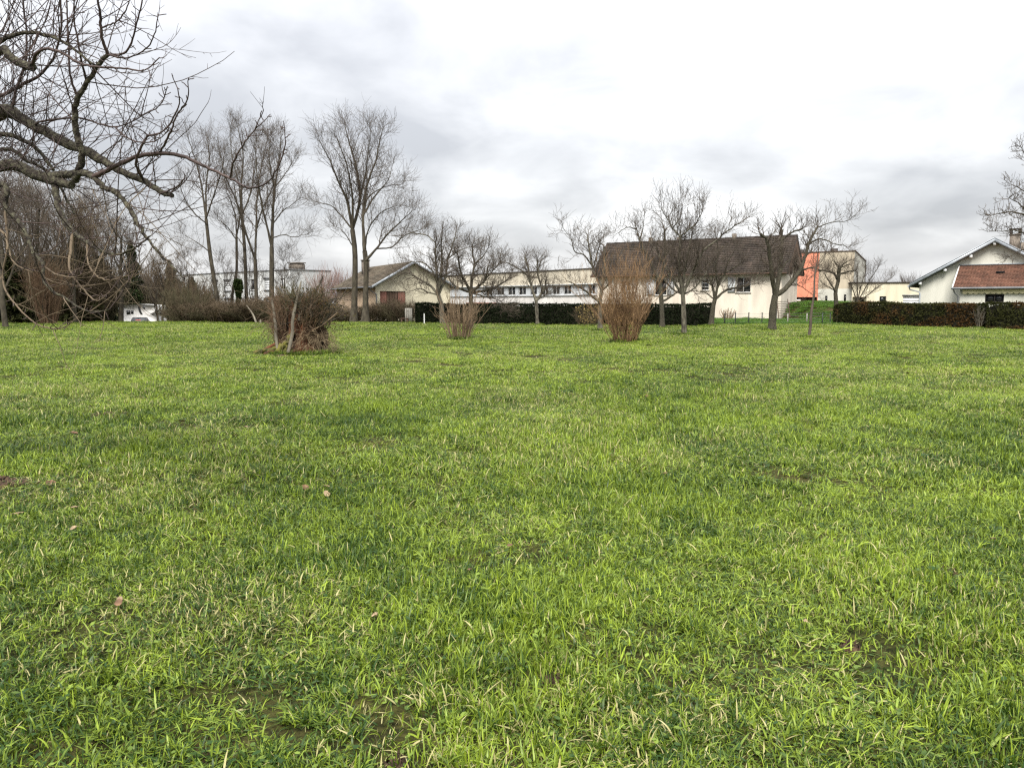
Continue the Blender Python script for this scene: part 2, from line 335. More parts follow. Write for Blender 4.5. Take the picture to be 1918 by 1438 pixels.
def mat_grass(name, dark, light, straw):
    m = bpy.data.materials.new(name); m.use_nodes = True; nt = m.node_tree; N = nt.nodes; L = nt.links
    b = N['Principled BSDF']; b.inputs['Roughness'].default_value = 0.42; b.inputs['Specular IOR Level'].default_value = 0.28
    at = N.new('ShaderNodeAttribute'); at.attribute_name = 'col'
    sp = N.new('ShaderNodeSeparateColor'); L.new(at.outputs['Color'], sp.inputs[0])
    ti = N.new('ShaderNodeAttribute'); ti.attribute_type = 'INSTANCER'; ti.attribute_name = 'tint'
    dr = N.new('ShaderNodeAttribute'); dr.attribute_type = 'INSTANCER'; dr.attribute_name = 'dry'
    def mt(op, x, y):
        n = N.new('ShaderNodeMath'); n.operation = op
        for i, v in enumerate((x, y)):
            if hasattr(v, 'links'): L.new(v, n.inputs[i])
            else: n.inputs[i].default_value = v
        return n.outputs[0]
    gm = N.new('ShaderNodeNewGeometry')
    def wn(sc, det):
        n = N.new('ShaderNodeTexNoise'); n.inputs['Scale'].default_value = sc; n.inputs['Detail'].default_value = det; L.new(gm.outputs['Position'], n.inputs['Vector']); return n.outputs[0]
    f = mt('ADD', mt('SUBTRACT', mt('MULTIPLY', sp.outputs[0], 0.95), 0.16), mt('MULTIPLY', ti.outputs['Fac'], 0.30))
    f = mt('ADD', f, mt('MULTIPLY', mt('SUBTRACT', wn(0.7, 2), 0.5), 0.85)); f = mt('ADD', f, mt('MULTIPLY', mt('SUBTRACT', wn(2.6, 2), 0.5), 0.9)); f = mt('ADD', f, mt('MULTIPLY', mt('SUBTRACT', wn(11.0, 1), 0.5), 0.9)); f = mt('ADD', f, mt('MULTIPLY', mt('SUBTRACT', wn(0.16, 1), 0.5), 0.6))
    r = N.new('ShaderNodeValToRGB'); L.new(f, r.inputs[0]); e = r.color_ramp.elements
    e[0].position = 0.12; e[0].color = (*dark, 1); e[1].position = 0.95; e[1].color = (*light, 1)
    k = e.new(0.5); k.color = (*[(d * 0.5 + l * 0.5) for d, l in zip(dark, light)], 1)
    # broad bluish blades among the yellow-green ones
    r2 = N.new('ShaderNodeValToRGB'); L.new(f, r2.inputs[0]); e2 = r2.color_ramp.elements
    e2[0].position = 0.10; e2[0].color = (0.030, 0.075, 0.022, 1); e2[1].position = 0.95; e2[1].color = (0.225, 0.325, 0.085, 1)
    bl = N.new('ShaderNodeMixRGB'); L.new(mt('MULTIPLY', mt('LESS_THAN', sp.outputs[2], 0.20), 0.4), bl.inputs[0]); L.new(r.outputs[0], bl.inputs[1]); L.new(r2.outputs[0], bl.inputs[2])
    # dead straw blades: those flagged, more of them where the sward is dry
    s = mt('GREATER_THAN', mt('ADD', sp.outputs[2], mt('MULTIPLY', dr.outputs['Fac'], 0.20)), 0.985)
    mx = N.new('ShaderNodeMixRGB'); L.new(s, mx.inputs[0]); L.new(bl.outputs[0], mx.inputs[1]); mx.inputs[2].default_value = (*straw, 1)
    L.new(mx.outputs[0], b.inputs['Base Color'])
    t = N.new('ShaderNodeBsdfTranslucent'); L.new(mx.outputs[0], t.inputs[0])
    ms = N.new('ShaderNodeMixShader'); ms.inputs[0].default_value = 0.28; L.new(b.outputs[0], ms.inputs[1]); L.new(t.outputs[0], ms.inputs[2])
    L.new(ms.outputs[0], N['Material Output'].inputs[0]); return m
M['grass'] = mat_grass('grass_blades', (0.030, 0.066, 0.007), (0.300, 0.395, 0.036), (0.44, 0.40, 0.18))
M['lush'] = mat_grass('lush_grass_blades', (0.040, 0.105, 0.010), (0.105, 0.20, 0.016), (0.3, 0.28, 0.1))

# ------------------------------------------------------------------ ground
def axis(a, b, fine0, fine1, step, grow=1.25):
    v = list(np.arange(fine0, fine1 + 1e-6, step)); s = step; x = fine1
    while x < b: s *= grow; x += s; v.append(min(x, b))
    s = step; x = fine0; w = []
    while x > a: s *= grow; x -= s; w.append(max(x, a))
    return np.array(w[::-1] + v)
gx = axis(-900, 900, -48, 52, 0.6); gy = axis(-200, 1500, -3, 80, 0.6)
GX, GY = np.meshgrid(gx, gy); GZ = ground_h(GX, GY)
nx, ny = len(gx), len(gy)
ii = (np.arange(ny - 1)[:, None] * nx + np.arange(nx - 1)[None]).ravel()
g = obj('ground', np.stack([GX, GY, GZ], -1).reshape(-1, 3), np.stack([ii, ii + 1, ii + nx + 1, ii + nx], -1), M['ground'], smooth=True)
tag(g, 'green meadow ground running out to the hedges and houses', None, None, 'structure')

# ------------------------------------------------------------------ buildings
def wall_mesh(fr, s0, s1, z0, z1, ops, depth=0.16):
    """flat wall with real openings (s0,s1,z0,z1) and their reveals"""
    g = Geo(); ss = sorted({s0, s1, *[o[0] for o in ops], *[o[1] for o in ops]}); zs = sorted({z0, z1, *[o[2] for o in ops], *[o[3] for o in ops]})
    for a, b in zip(ss, ss[1:]):
        for c, d in zip(zs, zs[1:]):
            m, n = (a + b) / 2, (c + d) / 2
            if any(o[0] < m < o[1] and o[2] < n < o[3] for o in ops): continue
            g.add([fr.p(a, 0, c), fr.p(b, 0, c), fr.p(b, 0, d), fr.p(a, 0, d)], [(0, 1, 2, 3)])
    for a, b, c, d in ops:
        for (p, q, r, t) in (((a, c), (b, c), 0, 0), ((b, c), (b, d), 0, 0), ((b, d), (a, d), 0, 0), ((a, d), (a, c), 0, 0)):
            g.add([fr.p(p[0], 0, p[1]), fr.p(q[0], 0, q[1]), fr.p(q[0], -depth, q[1]), fr.p(p[0], -depth, p[1])], [(0, 1, 2, 3)])
    return g
def window(root, fr, o, frame=None, glass=None, mull=1, depth=0.12, bar=0.06, sill=True, name='window', trans=0):
    frame = frame or M['white_paint']; glass = glass or M['glass']
    a, b, c, d = o; g = Geo(); e = 0.004
    fr.box(g, a + e, b - e, -depth, -depth + 0.05, c + e, c + bar); fr.box(g, a + e, b - e, -depth, -depth + 0.05, d - bar, d - e)
    fr.box(g, a + e, a + bar, -depth, -depth + 0.05, c + bar, d - bar); fr.box(g, b - bar, b - e, -depth, -depth + 0.05, c + bar, d - bar)
    for k in range(1, mull + 1):
        m = a + (b - a) * k / (mull + 1); fr.box(g, m - bar * 0.6, m + bar * 0.6, -depth, -depth + 0.055, c + bar, d - bar)
    for k in range(1, trans + 1):
        m = c + (d - c) * k / (trans + 1); fr.box(g, a + bar, b - bar, -depth, -depth + 0.045, m - 0.02, m + 0.02)
    w = g.build(name, frame, root)
    xs = [a + bar] + [a + (b - a) * k / (mull + 1) for k in range(1, mull + 1)] + [b - bar]
    for p, q in zip(xs, xs[1:]):
        pg = Geo(); fr.box(pg, p, q, -depth - 0.02, -depth + 0.012, c + bar, d - bar); pg.build('pane', glass, w)
    if sill:
        sg = Geo(); fr.box(sg, a - 0.08, b + 0.08, -depth + 0.06, 0.07, c - 0.07, c - 0.004); sg.build('sill', M['concrete'], w)
    return w
def panel_shutter(root, fr, a, b, c, d, mat, name='shutter', slats=0, d0=0.015):
    g = Geo(); fr.box(g, a, b, d0, d0 + 0.04, c, d)
    if slats:
        n = slats
        for k in range(n):
            z = c + 0.06 + (d - c - 0.12) * (k + 0.5) / n
            fr.box(g, a + 0.05, b - 0.05, d0 + 0.041, d0 + 0.06, z - 0.012, z + 0.012)
    return g.build(name, mat, root)
def tile_roof(p0, a, b, nt, nc, th=0.035, rnd=0.22, seed=1, lap=1.25, wave=0.0):
    """rows of separate tiles: p0 eave corner, a vector along the eave, b vector up the slope"""
    r = np.random.default_rng(seed); p0, a, b = (np.array(v, float) for v in (p0, a, b))
    n = nrm(np.cross(a, b)); n = n if n[2] > 0 else -n
    V = []; Q = []; C = []
    i, j = np.meshgrid(np.arange(nt), np.arange(nc)); i = i.ravel(); j = j.ravel(); N = len(i)
    off = (j % 2) * 0.5 * 0
    u0 = (i + off) / nt; u1 = (i + off + 0.985) / nt; v0 = j / nc; v1 = np.minimum((j + lap) / nc, 1.0)
    hl = th * (1.5 + 0.5 * r.random(N)); hu = th * 0.35 * np.ones(N)
    def pt(u, v, h): return p0 + u[:, None] * a + v[:, None] * b + h[:, None] * n
    um = (u0 + u1) / 2
    v = np.stack([pt(u0, v0, hl * 0 + 0.002), pt(u1, v0, hl * 0 + 0.002), pt(u0, v0, hl), pt(um, v0, hl + wave), pt(u1, v0, hl), pt(u1, v1, hu), pt(um, v1, hu + wave), pt(u0, v1, hu)], 1)
    base = (np.arange(N) * 8)[:, None]
    q = np.concatenate([base + np.array([2, 3, 6, 7]), base + np.array([3, 4, 5, 6]), base + np.array([0, 1, 4, 2])])
    c = (1 - rnd) + 2 * rnd * r.random((N, 1)) * np.ones((1, 3)); c[:, 0] *= 0.95 + 0.1 * r.random(N)
    return v.reshape(-1, 3), q, np.repeat(c, 8, 0)
def roof_plane(root, p0, a, b, nt, nc, mat, th=0.035, slab=0.10, seed=1, name='roof', wave=0.0):
    """a tiled slope: the slab is the roof part, its tiles are laid on it"""
    p0, a, b = (np.array(v, float) for v in (p0, a, b)); n = nrm(np.cross(a, b)); n = n if n[2] > 0 else -n
    g = Geo(); lo = p0 - n * slab; hi = p0 - n * 0.002
    g.box8([lo, lo + a, lo + a + b, lo + b, hi, hi + a, hi + a + b, hi + b])
    rf = g.build(name, M['dark_trim'], root)
    v, q, c = tile_roof(p0, a, b, nt, nc, th, seed=seed, wave=wave)
    t = obj('roof_tiles', v, q, mat, rf, attr={'col': ('POINT', c)}, kind='stuff')
    return rf

# --- long house with the brown tiled roof
def long_house():
    O = np.array((24.7, 71.0)); fr = Frame(O, (-0.848, 0.53), flip=False); Lh, dep = 18.6, 6.6
    if (fr.p(0, 1, 0)[1] > fr.p(0, 0, 0)[1]): fr.n = -fr.n
    zb, ze, zr = -0.4, 4.62, 7.75
    root = thing('long_house', 'long cream house with a dark brown tiled roof behind the orchard trees', 'house', (*O, gz(*O)))
    def sp(px): return fr.s_at(px)
    W = []
    for x0, x1, y0, y1 in ((1405, 1378, 519, 548), (1327, 1313, 523, 544), (1248, 1226, 523, 553), (1180, 1163, 526, 546)):
        a, b = sp(x0), sp(x1); m = (a + b) / 2; W.append((a, b, fr.z_at(m, y1), fr.z_at(m, y0)))
    wall_mesh(fr, 0, Lh, zb, ze, W).build('wall', M['render_cream'], root)
    for k, w in enumerate(W): window(root, fr, w, mull=1 if k != 1 else 0, trans=0 if k != 1 else 2)
    a, b = sp(1376.5), sp(1362.5); panel_shutter(root, fr, a, b, W[0][2], W[0][3], M['shutter_white'], slats=10)
    a, b = sp(1263), sp(1249.5); panel_shutter(root, fr, a, b, W[2][2], W[2][3], M['shutter_white'], slats=12)
    a, b = sp(1224.5), sp(1211); panel_shutter(root, fr, a, b, W[2][2], W[2][3], M['shutter_white'], slats=12)
    # gable ends and back wall
    for s, nm in ((0, 'gable_wall'), (Lh, 'gable_wall')):
        g = Geo(); pts = [fr.p(s, 0, zb), fr.p(s, -dep, zb), fr.p(s, -dep, ze), fr.p(s, -dep / 2, zr - 0.1), fr.p(s, 0, ze)]
        g.add(pts, [(0, 1, 2, 4)], [(4, 2, 3)]); g.build(nm, M['render_cream'], root)
    g = Geo(); g.add([fr.p(0, -dep, zb), fr.p(Lh, -dep, zb), fr.p(Lh, -dep, ze), fr.p(0, -dep, ze)], [(0, 1, 2, 3)]); g.build('back_wall', M['render_cream'], root)
    ov, eo = 0.55, 0.5; sl = (zr - ze) / (dep / 2); ez = ze - eo * sl + 0.1
    e0 = np.array(fr.p(-ov, eo, ez)); e1 = np.array(fr.p(Lh + ov, eo, ez)); r0 = np.array(fr.p(-ov, -dep / 2, zr + 0.1))
    roof_plane(root, e0, e1 - e0, r0 - e0, 64, 20, M['tile_brown'], th=0.08, seed=3, wave=0.03)
    b0 = np.array(fr.p(-ov, -dep - eo, ez)); b1 = np.array(fr.p(Lh + ov, -dep - eo, ez)); rb = np.array(fr.p(-ov, -dep / 2, zr + 0.095))
    roof_plane(root, b0, b1 - b0, rb - b0, 64, 20, M['tile_brown'], th=0.08, seed=4, wave=0.03)
    g = Geo()
    for k in range(40):
        a = -ov + (Lh + 2 * ov) * k / 40; b = a + (Lh + 2 * ov) / 40 * 0.97
        fr.box(g, a, b, -dep / 2 - 0.13, -dep / 2 + 0.13, zr + 0.06, zr + 0.19 + 0.015 * (k % 2))
    g.build('ridge', M['dark_trim'], root)
    # timber cladding of the gable peak, board by board
    for k in range(16):
        t0 = -dep - eo + (dep + 2 * eo) * k / 16; t1 = t0 + (dep + 2 * eo) / 16 * 0.93; tm = (t0 + t1) / 2
        zt = zr + 0.0 - abs(tm + dep / 2) * sl
        g = Geo(); fr.box(g, -ov + 0.06, -ov + 0.10, t0, t1, max(zt - 2.1, ez - 0.12), zt); g.build('cladding_board', M['brown_wood'], root)
    g = Geo(); g.tube([fr.p(-ov, eo + 0.07, ez - 0.02), fr.p(Lh + ov, eo + 0.07, ez - 0.02)], 0.075, 8); g.build('gutter', M['brown_wood'], root)
    g = Geo(); fr.box(g, -0.3, Lh + 0.3, 0.003, eo - 0.02, ze - 0.34, ze - 0.27); g.build('soffit', M['brown_wood'], root)
    g = Geo(); g.tube([fr.p(0.35, 0.08, ze - 0.3), fr.p(0.35, 0.08, 0.1)], 0.05, 8); g.build('downpipe', M['zinc'], root)
    for s, dd in ((5.3, 0.4), (11.2, -0.4), (14.0, 0.3)):
        g = Geo(); fr.box(g, s - 0.18, s + 0.18, -dep / 2 - 0.2 + dd, -dep / 2 + 0.2 + dd, zr - 0.3, zr + 0.5); g.build('chimney', M['brick_chimney'], root)
    # raised stone edging at the wall foot
    return fr
LH = long_house()

# --- orange and beige flat-roofed building
def orange_building():
    O = np.array((P(1465, 500, 88)[0], 88.0)); fr = Frame(O, (0.844, -0.536))
    if fr.p(0, 1, 0)[1] > O[1]: fr.n = -fr.n
    root = thing('orange_building', 'flat roofed building with salmon orange and beige walls behind the bank', 'building', (*O, 1.7))
    zt = 7.05; sm = fr.s_at(1531.5); s1 = fr.s_at(1597); zb = 0.2
    def op(x0, x1, y0, y1):
        a, b = fr.s_at(x0), fr.s_at(x1); m = (a + b) / 2; return (a, b, *sorted((fr.z_at(m, y1), fr.z_at(m, y0))))
    o1 = op(1475, 1530, 566, 556.5)
    wall_mesh(fr, 0, sm, zb, zt, [o1], 0.5).build('orange_wall', M['render_orange'], root)
    window(root, fr, o1, M['dark_trim'], mull=4, depth=0.45, bar=0.08, sill=False)
    g = Geo(); fr.box(g, o1[0] + 0.5, o1[0] + 1.4, -0.3, -0.2, o1[2] + 0.12, o1[2] + 0.3); g.build('notice_panel', M['white_paint'], root)
    zm = fr.z_at((sm + s1) / 2, 541); o2 = op(1545, 1549.5, 567, 554); o3 = op(1580, 1584.5, 565, 551.5)
    wall_mesh(fr, sm, s1, zm, zt, []).build('beige_wall', M['render_beige'], root)
    wall_mesh(fr, sm, s1, zb, zm, [o2, o3]).build('white_wall', M['render_white'], root)
    for o in (o2, o3): window(root, fr, o, M['dark_trim'], mull=0, sill=False)
    # right-hand return, its parapet stepping down
    g = Geo(); g.add([fr.p(s1, 0, zb), fr.p(s1, -8, zb), fr.p(s1, -8, zt - 0.75), fr.p(s1, 0, zt)], [(0, 1, 2, 3)]); g.build('side_wall', M['render_white'], root)
    g = Geo(); g.add([fr.p(0, 0, zt - 0.02), fr.p(s1, 0, zt - 0.02), fr.p(s1, -8, zt - 0.77), fr.p(0, -8, zt - 0.77)], [(0, 1, 2, 3)]); g.build('roof', M['dark_trim'], root)
    g = Geo(); fr.box(g, -0.05, s1 + 0.06, -0.2, 0.06, zt + 0.003, zt + 0.10); g.build('coping', M['brown_wood'], root)
    g = Geo(); a = np.array(fr.p(s1 + 0.03, -0.2, zt + 0.05)); b = np.array(fr.p(s1 + 0.03, -8, zt - 0.7)); g.tube([a, b], 0.07, 6); g.build('coping', M['brown_wood'], root)
    g = Geo(); g.tube([fr.p(s1 + 0.03, -7.9, zt - 0.75), fr.p(s1 + 0.03, -7.9, zb)], 0.06, 6); g.build('downpipe', M['dark_trim'], root)
    sa = fr.s_at(1482); za = fr.z_at(sa, 539); n = 20
    g = Geo(); c = [fr.p(sa + 0.2 * math.cos(t * 2 * math.pi / n), 0.03, za + 0.2 * math.sin(t * 2 * math.pi / n)) for t in range(n)]
    c2 = [fr.p(sa + 0.2 * math.cos(t * 2 * math.pi / n), 0.003, za + 0.2 * math.sin(t * 2 * math.pi / n)) for t in range(n)]
    g.add(c + c2 + [fr.p(sa, 0.03, za)], [(i, (i + 1) % n, n + (i + 1) % n, n + i) for i in range(n)], [(i, (i + 1) % n, 2 * n) for i in range(n)]); g.build('round_sign', M['sign_red'], root)
    for s, w in ((1.2, 0.5), (4.6, 0.7)):
        g = Geo(); fr.box(g, s, s + w, -3.2, -2.5, zt - 0.6, zt + 0.55); g.build('chimney', M['dark_trim'], root)
orange_building()

# --- low cream annexe
def low_building():
    O = np.array((P(1596, 540, 83)[0], 83.0)); fr = Frame(O, (0.985, -0.17))
    if fr.p(0, 1, 0)[1] > O[1]: fr.n = -fr.n
    root = thing('low_building', 'low cream flat roofed building between the orange block and the white gabled house', 'building', (*O, 1.7))
    s1 = fr.s_at(1740); zt = 3.62; zb = 0.0
    def op(x0, x1, y0, y1):
        a, b = fr.s_at(x0), fr.s_at(x1); m = (a + b) / 2; return (a, b, *sorted((fr.z_at(m, y1), fr.z_at(m, y0))))
    o1, o2 = op(1647, 1659.5, 567, 555), op(1691, 1724, 580, 554); o3 = op(1601, 1618, 572, 558.5)
    wall_mesh(fr, 0, s1, zb, zt, [o1, o2, o3], 0.25).build('wall', M['render_yellow'], root)
    for o in (o1, o3): window(root, fr, o, M['dark_trim'], mull=0)
    g = Geo(); fr.box(g, o2[0] + 0.01, o2[1] - 0.01, -0.2, -0.14, o2[2], o2[3] - 0.01); dr = g.build('garage_door', M['shutter_white'], root)
    for k in range(5):
        z = o2[2] + (o2[3] - o2[2]) * (k + 0.5) / 5; g = Geo(); fr.box(g, o2[0] + 0.05, o2[1] - 0.05, -0.139, -0.125, z - 0.1, z + 0.1); g.build('panel', M['shutter_white'], dr)
    g = Geo(); fr.box(g, o2[0] - 0.1, o2[1] + 0.1, -0.1, 0.06, o2[3] + 0.003, o2[3] + 0.11); g.build('lintel', M['gutter'], root)
    g = Geo(); fr.box(g, -0.1, s1 + 0.1, -8, 0.12, zt + 0.003, zt + 0.12); g.build('roof', M['dark_trim'], root)
    g = Geo(); fr.box(g, o3[0] - 0.25, o3[1] + 0.25, 0.01, 0.9, o3[3] + 0.05, o3[3] + 0.14); g.build('canopy', M['brown_wood'], root)
low_building()

# --- long white flat-roofed block
def white_block():
    A = np.array((P(935, 512, 100)[0], 100.0)); f = np.array((0.60, -0.80)); O = A - f * 15
    fr = Frame(O, f)
    if fr.p(0, 1, 0)[1] > O[1]: fr.n = -fr.n
    root = thing('white_block', 'long white flat roofed block with a row of windows seen over the dark hedge', 'building', (*O, -0.3))
    s1 = fr.s_at(1190); sm = fr.s_at(1000); zt = fr.z_at(fr.s_at(1040), 507.0); zp = fr.z_at(fr.s_at(1040), 533.5); zs = fr.z_at(fr.s_at(1040), 552.5); zb = -0.6
    wall_mesh(fr, 0, s1, zp, zt, []).build('parapet', M['parapet_cream'], root)
    W = []
    for x0, x1 in ((910, 922), (930.5, 944), (951, 965), (971, 985), (992.5, 1005.5), (1013.5, 1027), (1034, 1048), (1055, 1069.5), (1078, 1093), (1101, 1114), (1122, 1135)):
        W.append((fr.s_at(x0), fr.s_at(x1), zs + 0.02, zp - 0.10))
    wall_mesh(fr, 0, s1, zs, zp - 0.003, W, 0.2).build('window_band', M['panel_blue'], root)
    wall_mesh(fr, 0, s1, zb, zs - 0.003, []).build('lower_wall', M['white_band'], root)
    for k, o in enumerate(W):
        if k == 8:
            g = Geo(); fr.box(g, o[0], o[1], -0.15, -0.05, o[2], o[3]); sh = g.build('roller_shutter', M['shutter_white'], root)
            for j in range(6):
                z = o[2] + (o[3] - o[2]) * (j + 0.5) / 6; g = Geo(); fr.box(g, o[0] + 0.02, o[1] - 0.02, -0.049, -0.035, z - 0.08, z + 0.08); g.build('slat', M['shutter_white'], sh)
        else: window(root, fr, o, mull=1, depth=0.16, bar=0.075, sill=False)
    g = Geo(); fr.box(g, 0, s1, 0.004, 0.12, zs - 0.11, zs - 0.012); g.build('sill_band', M['panel_blue'], root)
    g = Geo(); fr.box(g, 0, s1, -0.3, 0.25, zp - 0.06, zp + 0.04); g.build('canopy', M['panel_blue'], root)
    g = Geo(); fr.box(g, -0.1, s1 + 0.1, -10, 0.1, zt + 0.003, zt + 0.10); g.build('roof', M['dark_trim'], root)
    g = Geo(); g.add([fr.p(0, 0, zb), fr.p(0, -10, zb), fr.p(0, -10, zt), fr.p(0, 0, zt)], [(0, 1, 2, 3)]); g.build('side_wall', M['parapet_cream'], root)
    g = Geo(); fr.box(g, 8.2, 15.0, 0.3, 0.6, zb, 1.55); g.build('brick_plinth', M['shutter_brown'], root)
white_block()

# --- cream gabled house left of centre
def gable_house():
    O = np.array((P(703, 540, 66)[0], 66.0)); fr = Frame(O, (0.885, 0.46))
    if fr.p(0, 1, 0)[1] > O[1]: fr.n = -fr.n
    root = thing('gabled_house', 'cream gabled house with olive brown roof behind the two tall trunks', 'house', (*O, -0.8))
    w, dp, zb, ze, za = 6.9, 12.5, -1.2, 3.1, 5.05; sl = (za - ze) / (w / 2)
    def op(x0, x1, y0, y1):
        a, b = fr.s_at(x0), fr.s_at(x1); m = (a + b) / 2; return (a, b, *sorted((fr.z_at(m, y1), fr.z_at(m, y0))))
    o = op(712, 760, 596, 545.5)
    g = wall_mesh(fr, 0, w, zb, ze, [o], 0.2); g.add([fr.p(0, 0, ze), fr.p(w, 0, ze), fr.p(w / 2, 0, za)], None, [(0, 1, 2)]); g.build('gable_wall', M['render_yellow'], root)
    ws = [o[0] + 0.005, o[0] + (o[1] - o[0]) * 0.27, o[0] + (o[1] - o[0]) * 0.71, o[1] - 0.005]
    for k in range(3):
        g = Geo(); fr.box(g, ws[k] + 0.01, ws[k + 1] - 0.01, -0.16, -0.09 - 0.03 * (k == 1), o[2], o[3] - 0.01); lf = g.build('door_leaf', M['brown_wood'] if k == 1 else M['shutter_brown'], root)
        n = 4
        for j in range(n):
            a = ws[k] + 0.03 + (ws[k + 1] - ws[k] - 0.06) * j / n; b = a + (ws[k + 1] - ws[k] - 0.06) / n * 0.9
            g = Geo(); fr.box(g, a, b, -0.088 - 0.03 * (k == 1), -0.07 - 0.03 * (k == 1), o[2] + 0.05, o[3] - 0.06); g.build('plank', M['brown_wood'] if k == 1 else M['shutter_brown'], lf)
    # side wall facing left, with a brown door
    sd = Frame(O, -fr.n)
    g = Geo(); g.add([fr.p(0, 0, zb), fr.p(0, -dp, zb), fr.p(0, -dp, ze), fr.p(0, 0, ze)], [(0, 1, 2, 3)]); g.build('side_wall', M['render_peach'], root)
    g = Geo(); g.box8([fr.p(-0.06, -3.2, zb), fr.p(-0.06, -2.2, zb), fr.p(-0.004, -2.2, zb), fr.p(-0.004, -3.2, zb), fr.p(-0.06, -3.2, 2.7), fr.p(-0.06, -2.2, 2.7), fr.p(-0.004, -2.2, 2.7), fr.p(-0.004, -3.2, 2.7)]); g.build('door', M['shutter_brown'], root)
    for a, b in (((w, 0), (w, -dp)), ((0, -dp), (w, -dp))):
        g = Geo(); g.add([fr.p(*a, zb), fr.p(*b, zb), fr.p(*b, ze), fr.p(*a, ze)], [(0, 1, 2, 3)]); g.build('back_wall', M['render_peach'], root)
    ov, eo = 0.45, 0.45; ez = ze - eo * sl + 0.06; zr = za + 0.06
    for s_e, s_r, sd_ in ((-eo, w / 2, 5), (w + eo, w / 2, 6)):
        e0 = np.array(fr.p(s_e, ov, ez)); e1 = np.array(fr.p(s_e, -dp - ov, ez)); r0 = np.array(fr.p(s_r, ov, zr))
        roof_plane(root, e0, e1 - e0, r0 - e0, 46, 16, M['tile_olive'], th=0.045, seed=sd_, wave=0.03)
    for s_e in (-eo, w + eo):     # zinc barge boards
        g = Geo(); a = np.array(fr.p(s_e, ov + 0.015, ez)); b = np.array(fr.p(w / 2, ov + 0.015, zr)); up = np.array((0, 0, 0.09)); dn = np.array((0, 0, -0.16)); nn = np.array((*(fr.n * 0.05), 0))
        g.box8([a + dn, b + dn, b + dn + nn, a + dn + nn, a + up, b + up, b + up + nn, a + up + nn]); g.build('barge_board', M['zinc'], root)
    g = Geo(); g.tube([fr.p(-eo - 0.06, ov, ez - 0.03), fr.p(-eo - 0.06, -dp - ov, ez - 0.03)], 0.07, 8); g.build('gutter', M['gutter'], root)
    g = Geo(); g.tube([fr.p(-eo - 0.06, ov - 0.1, ez - 0.08), fr.p(-eo - 0.02, 0.1, ez - 0.3), fr.p(0.05, 0.08, ez - 0.62), fr.p(0.05, 0.08, zb)], 0.05, 8); g.build('downpipe', M['gutter'], root)
    g = Geo(); fr.box(g, w / 2 - 1.6, w / 2 - 1.0, -10.2, -9.5, za - 1.0, za + 0.55); fr.box(g, w / 2 - 1.66, w / 2 - 0.94, -10.26, -9.44, za + 0.55, za + 0.66); g.build('chimney', M['brick_chimney'], root)
gable_house()

# --- pale panelled apartment block far left
def apartment():
    O = np.array((P(328, 518, 127)[0], 127.0)); f = np.array((0.74, -0.67)); fr = Frame(O, f)
    if fr.p(0, 1, 0)[1] > O[1]: fr.n = -fr.n
    root = thing('apartment_block', 'pale grey panelled apartment block behind the tall bare trees', 'building', (*O, -1.7))
    s1 = fr.s_at(545); zt = 5.9; zb = -2.0; W = []; K = []
    zu0, zu1, zl0, zl1 = 3.3, 4.85, 0.55, 2.1
    n = 9; step = s1 / n
    for k in range(n):
        c = step * (k + 0.5); hw = 0.95 if k % 3 != 2 else 0.55
        W += [(c - hw, c + hw, zu0, zu1), (c - hw, c + hw, zl0, zl1)]; K += [k % 3 == 2 or k in (6,), k in (3, 5, 8)]
    wall_mesh(fr, 0, s1, zb, zt, W, 0.2).build('wall', M['panel_pale'], root)
    for o, dark in zip(W, K):
        if dark: window(root, fr, o, mull=1, depth=0.15)
        else:
            g = Geo(); fr.box(g, o[0] + 0.01, o[1] - 0.01, -0.15, -0.10, o[2] + 0.01, o[3] - 0.01); sh = g.build('roller_shutter', M['shutter_white'], root)
            for j in range(5):
                z = o[2] + (o[3] - o[2]) * (j + 0.5) / 5; g = Geo(); fr.box(g, o[0] + 0.03, o[1] - 0.03, -0.099, -0.08, z - 0.12, z + 0.12); g.build('slat', M['shutter_white'], sh)
            g = Geo(); fr.box(g, o[0] - 0.1, o[1] + 0.1, -0.05, 0.14, o[2] - 0.12, o[2] - 0.005); g.build('sill', M['gutter'], root)
            g = Geo(); fr.box(g, o[0] - 0.1, o[1] + 0.1, -0.05, 0.10, o[3] + 0.005, o[3] + 0.16); g.build('lintel', M['gutter'], root)
    for k in range(n + 1):
        g = Geo(); a = min(max(step * k, 0.06), s1 - 0.06); fr.box(g, a - 0.05, a + 0.05, 0.003, 0.05, zb, zt); g.build('panel_joint', M['panel_pale'], root)
    g = Geo(); g.add([fr.p(s1, 0, zb), fr.p(s1, -6.5, zb), fr.p(s1, -6.5, zt), fr.p(s1, 0, zt)], [(0, 1, 2, 3)]); g.build('end_wall', M['panel_pale'], root)
    g = Geo(); fr.box(g, -0.1, s1 + 0.1, -6.5, 0.1, zt + 0.003, zt + 0.12); g.build('roof', M['gutter'], root)
    a = fr.s_at(529); g = Geo(); fr.box(g, a - 1.1, a + 1.1, -3, -1.8, zt + 0.12, zt + 0.9); fr.box(g, a - 1.2, a + 1.2, -3.1, -1.7, zt + 1.0, zt + 1.12)
    fr.box(g, a - 1.0, a - 0.8, -2.9, -1.9, zt + 0.9, zt + 1.0); fr.box(g, a + 0.8, a + 1.0, -2.9, -1.9, zt + 0.9, zt + 1.0); g.build('chimney', M['brick_chimney'], root)
apartment()

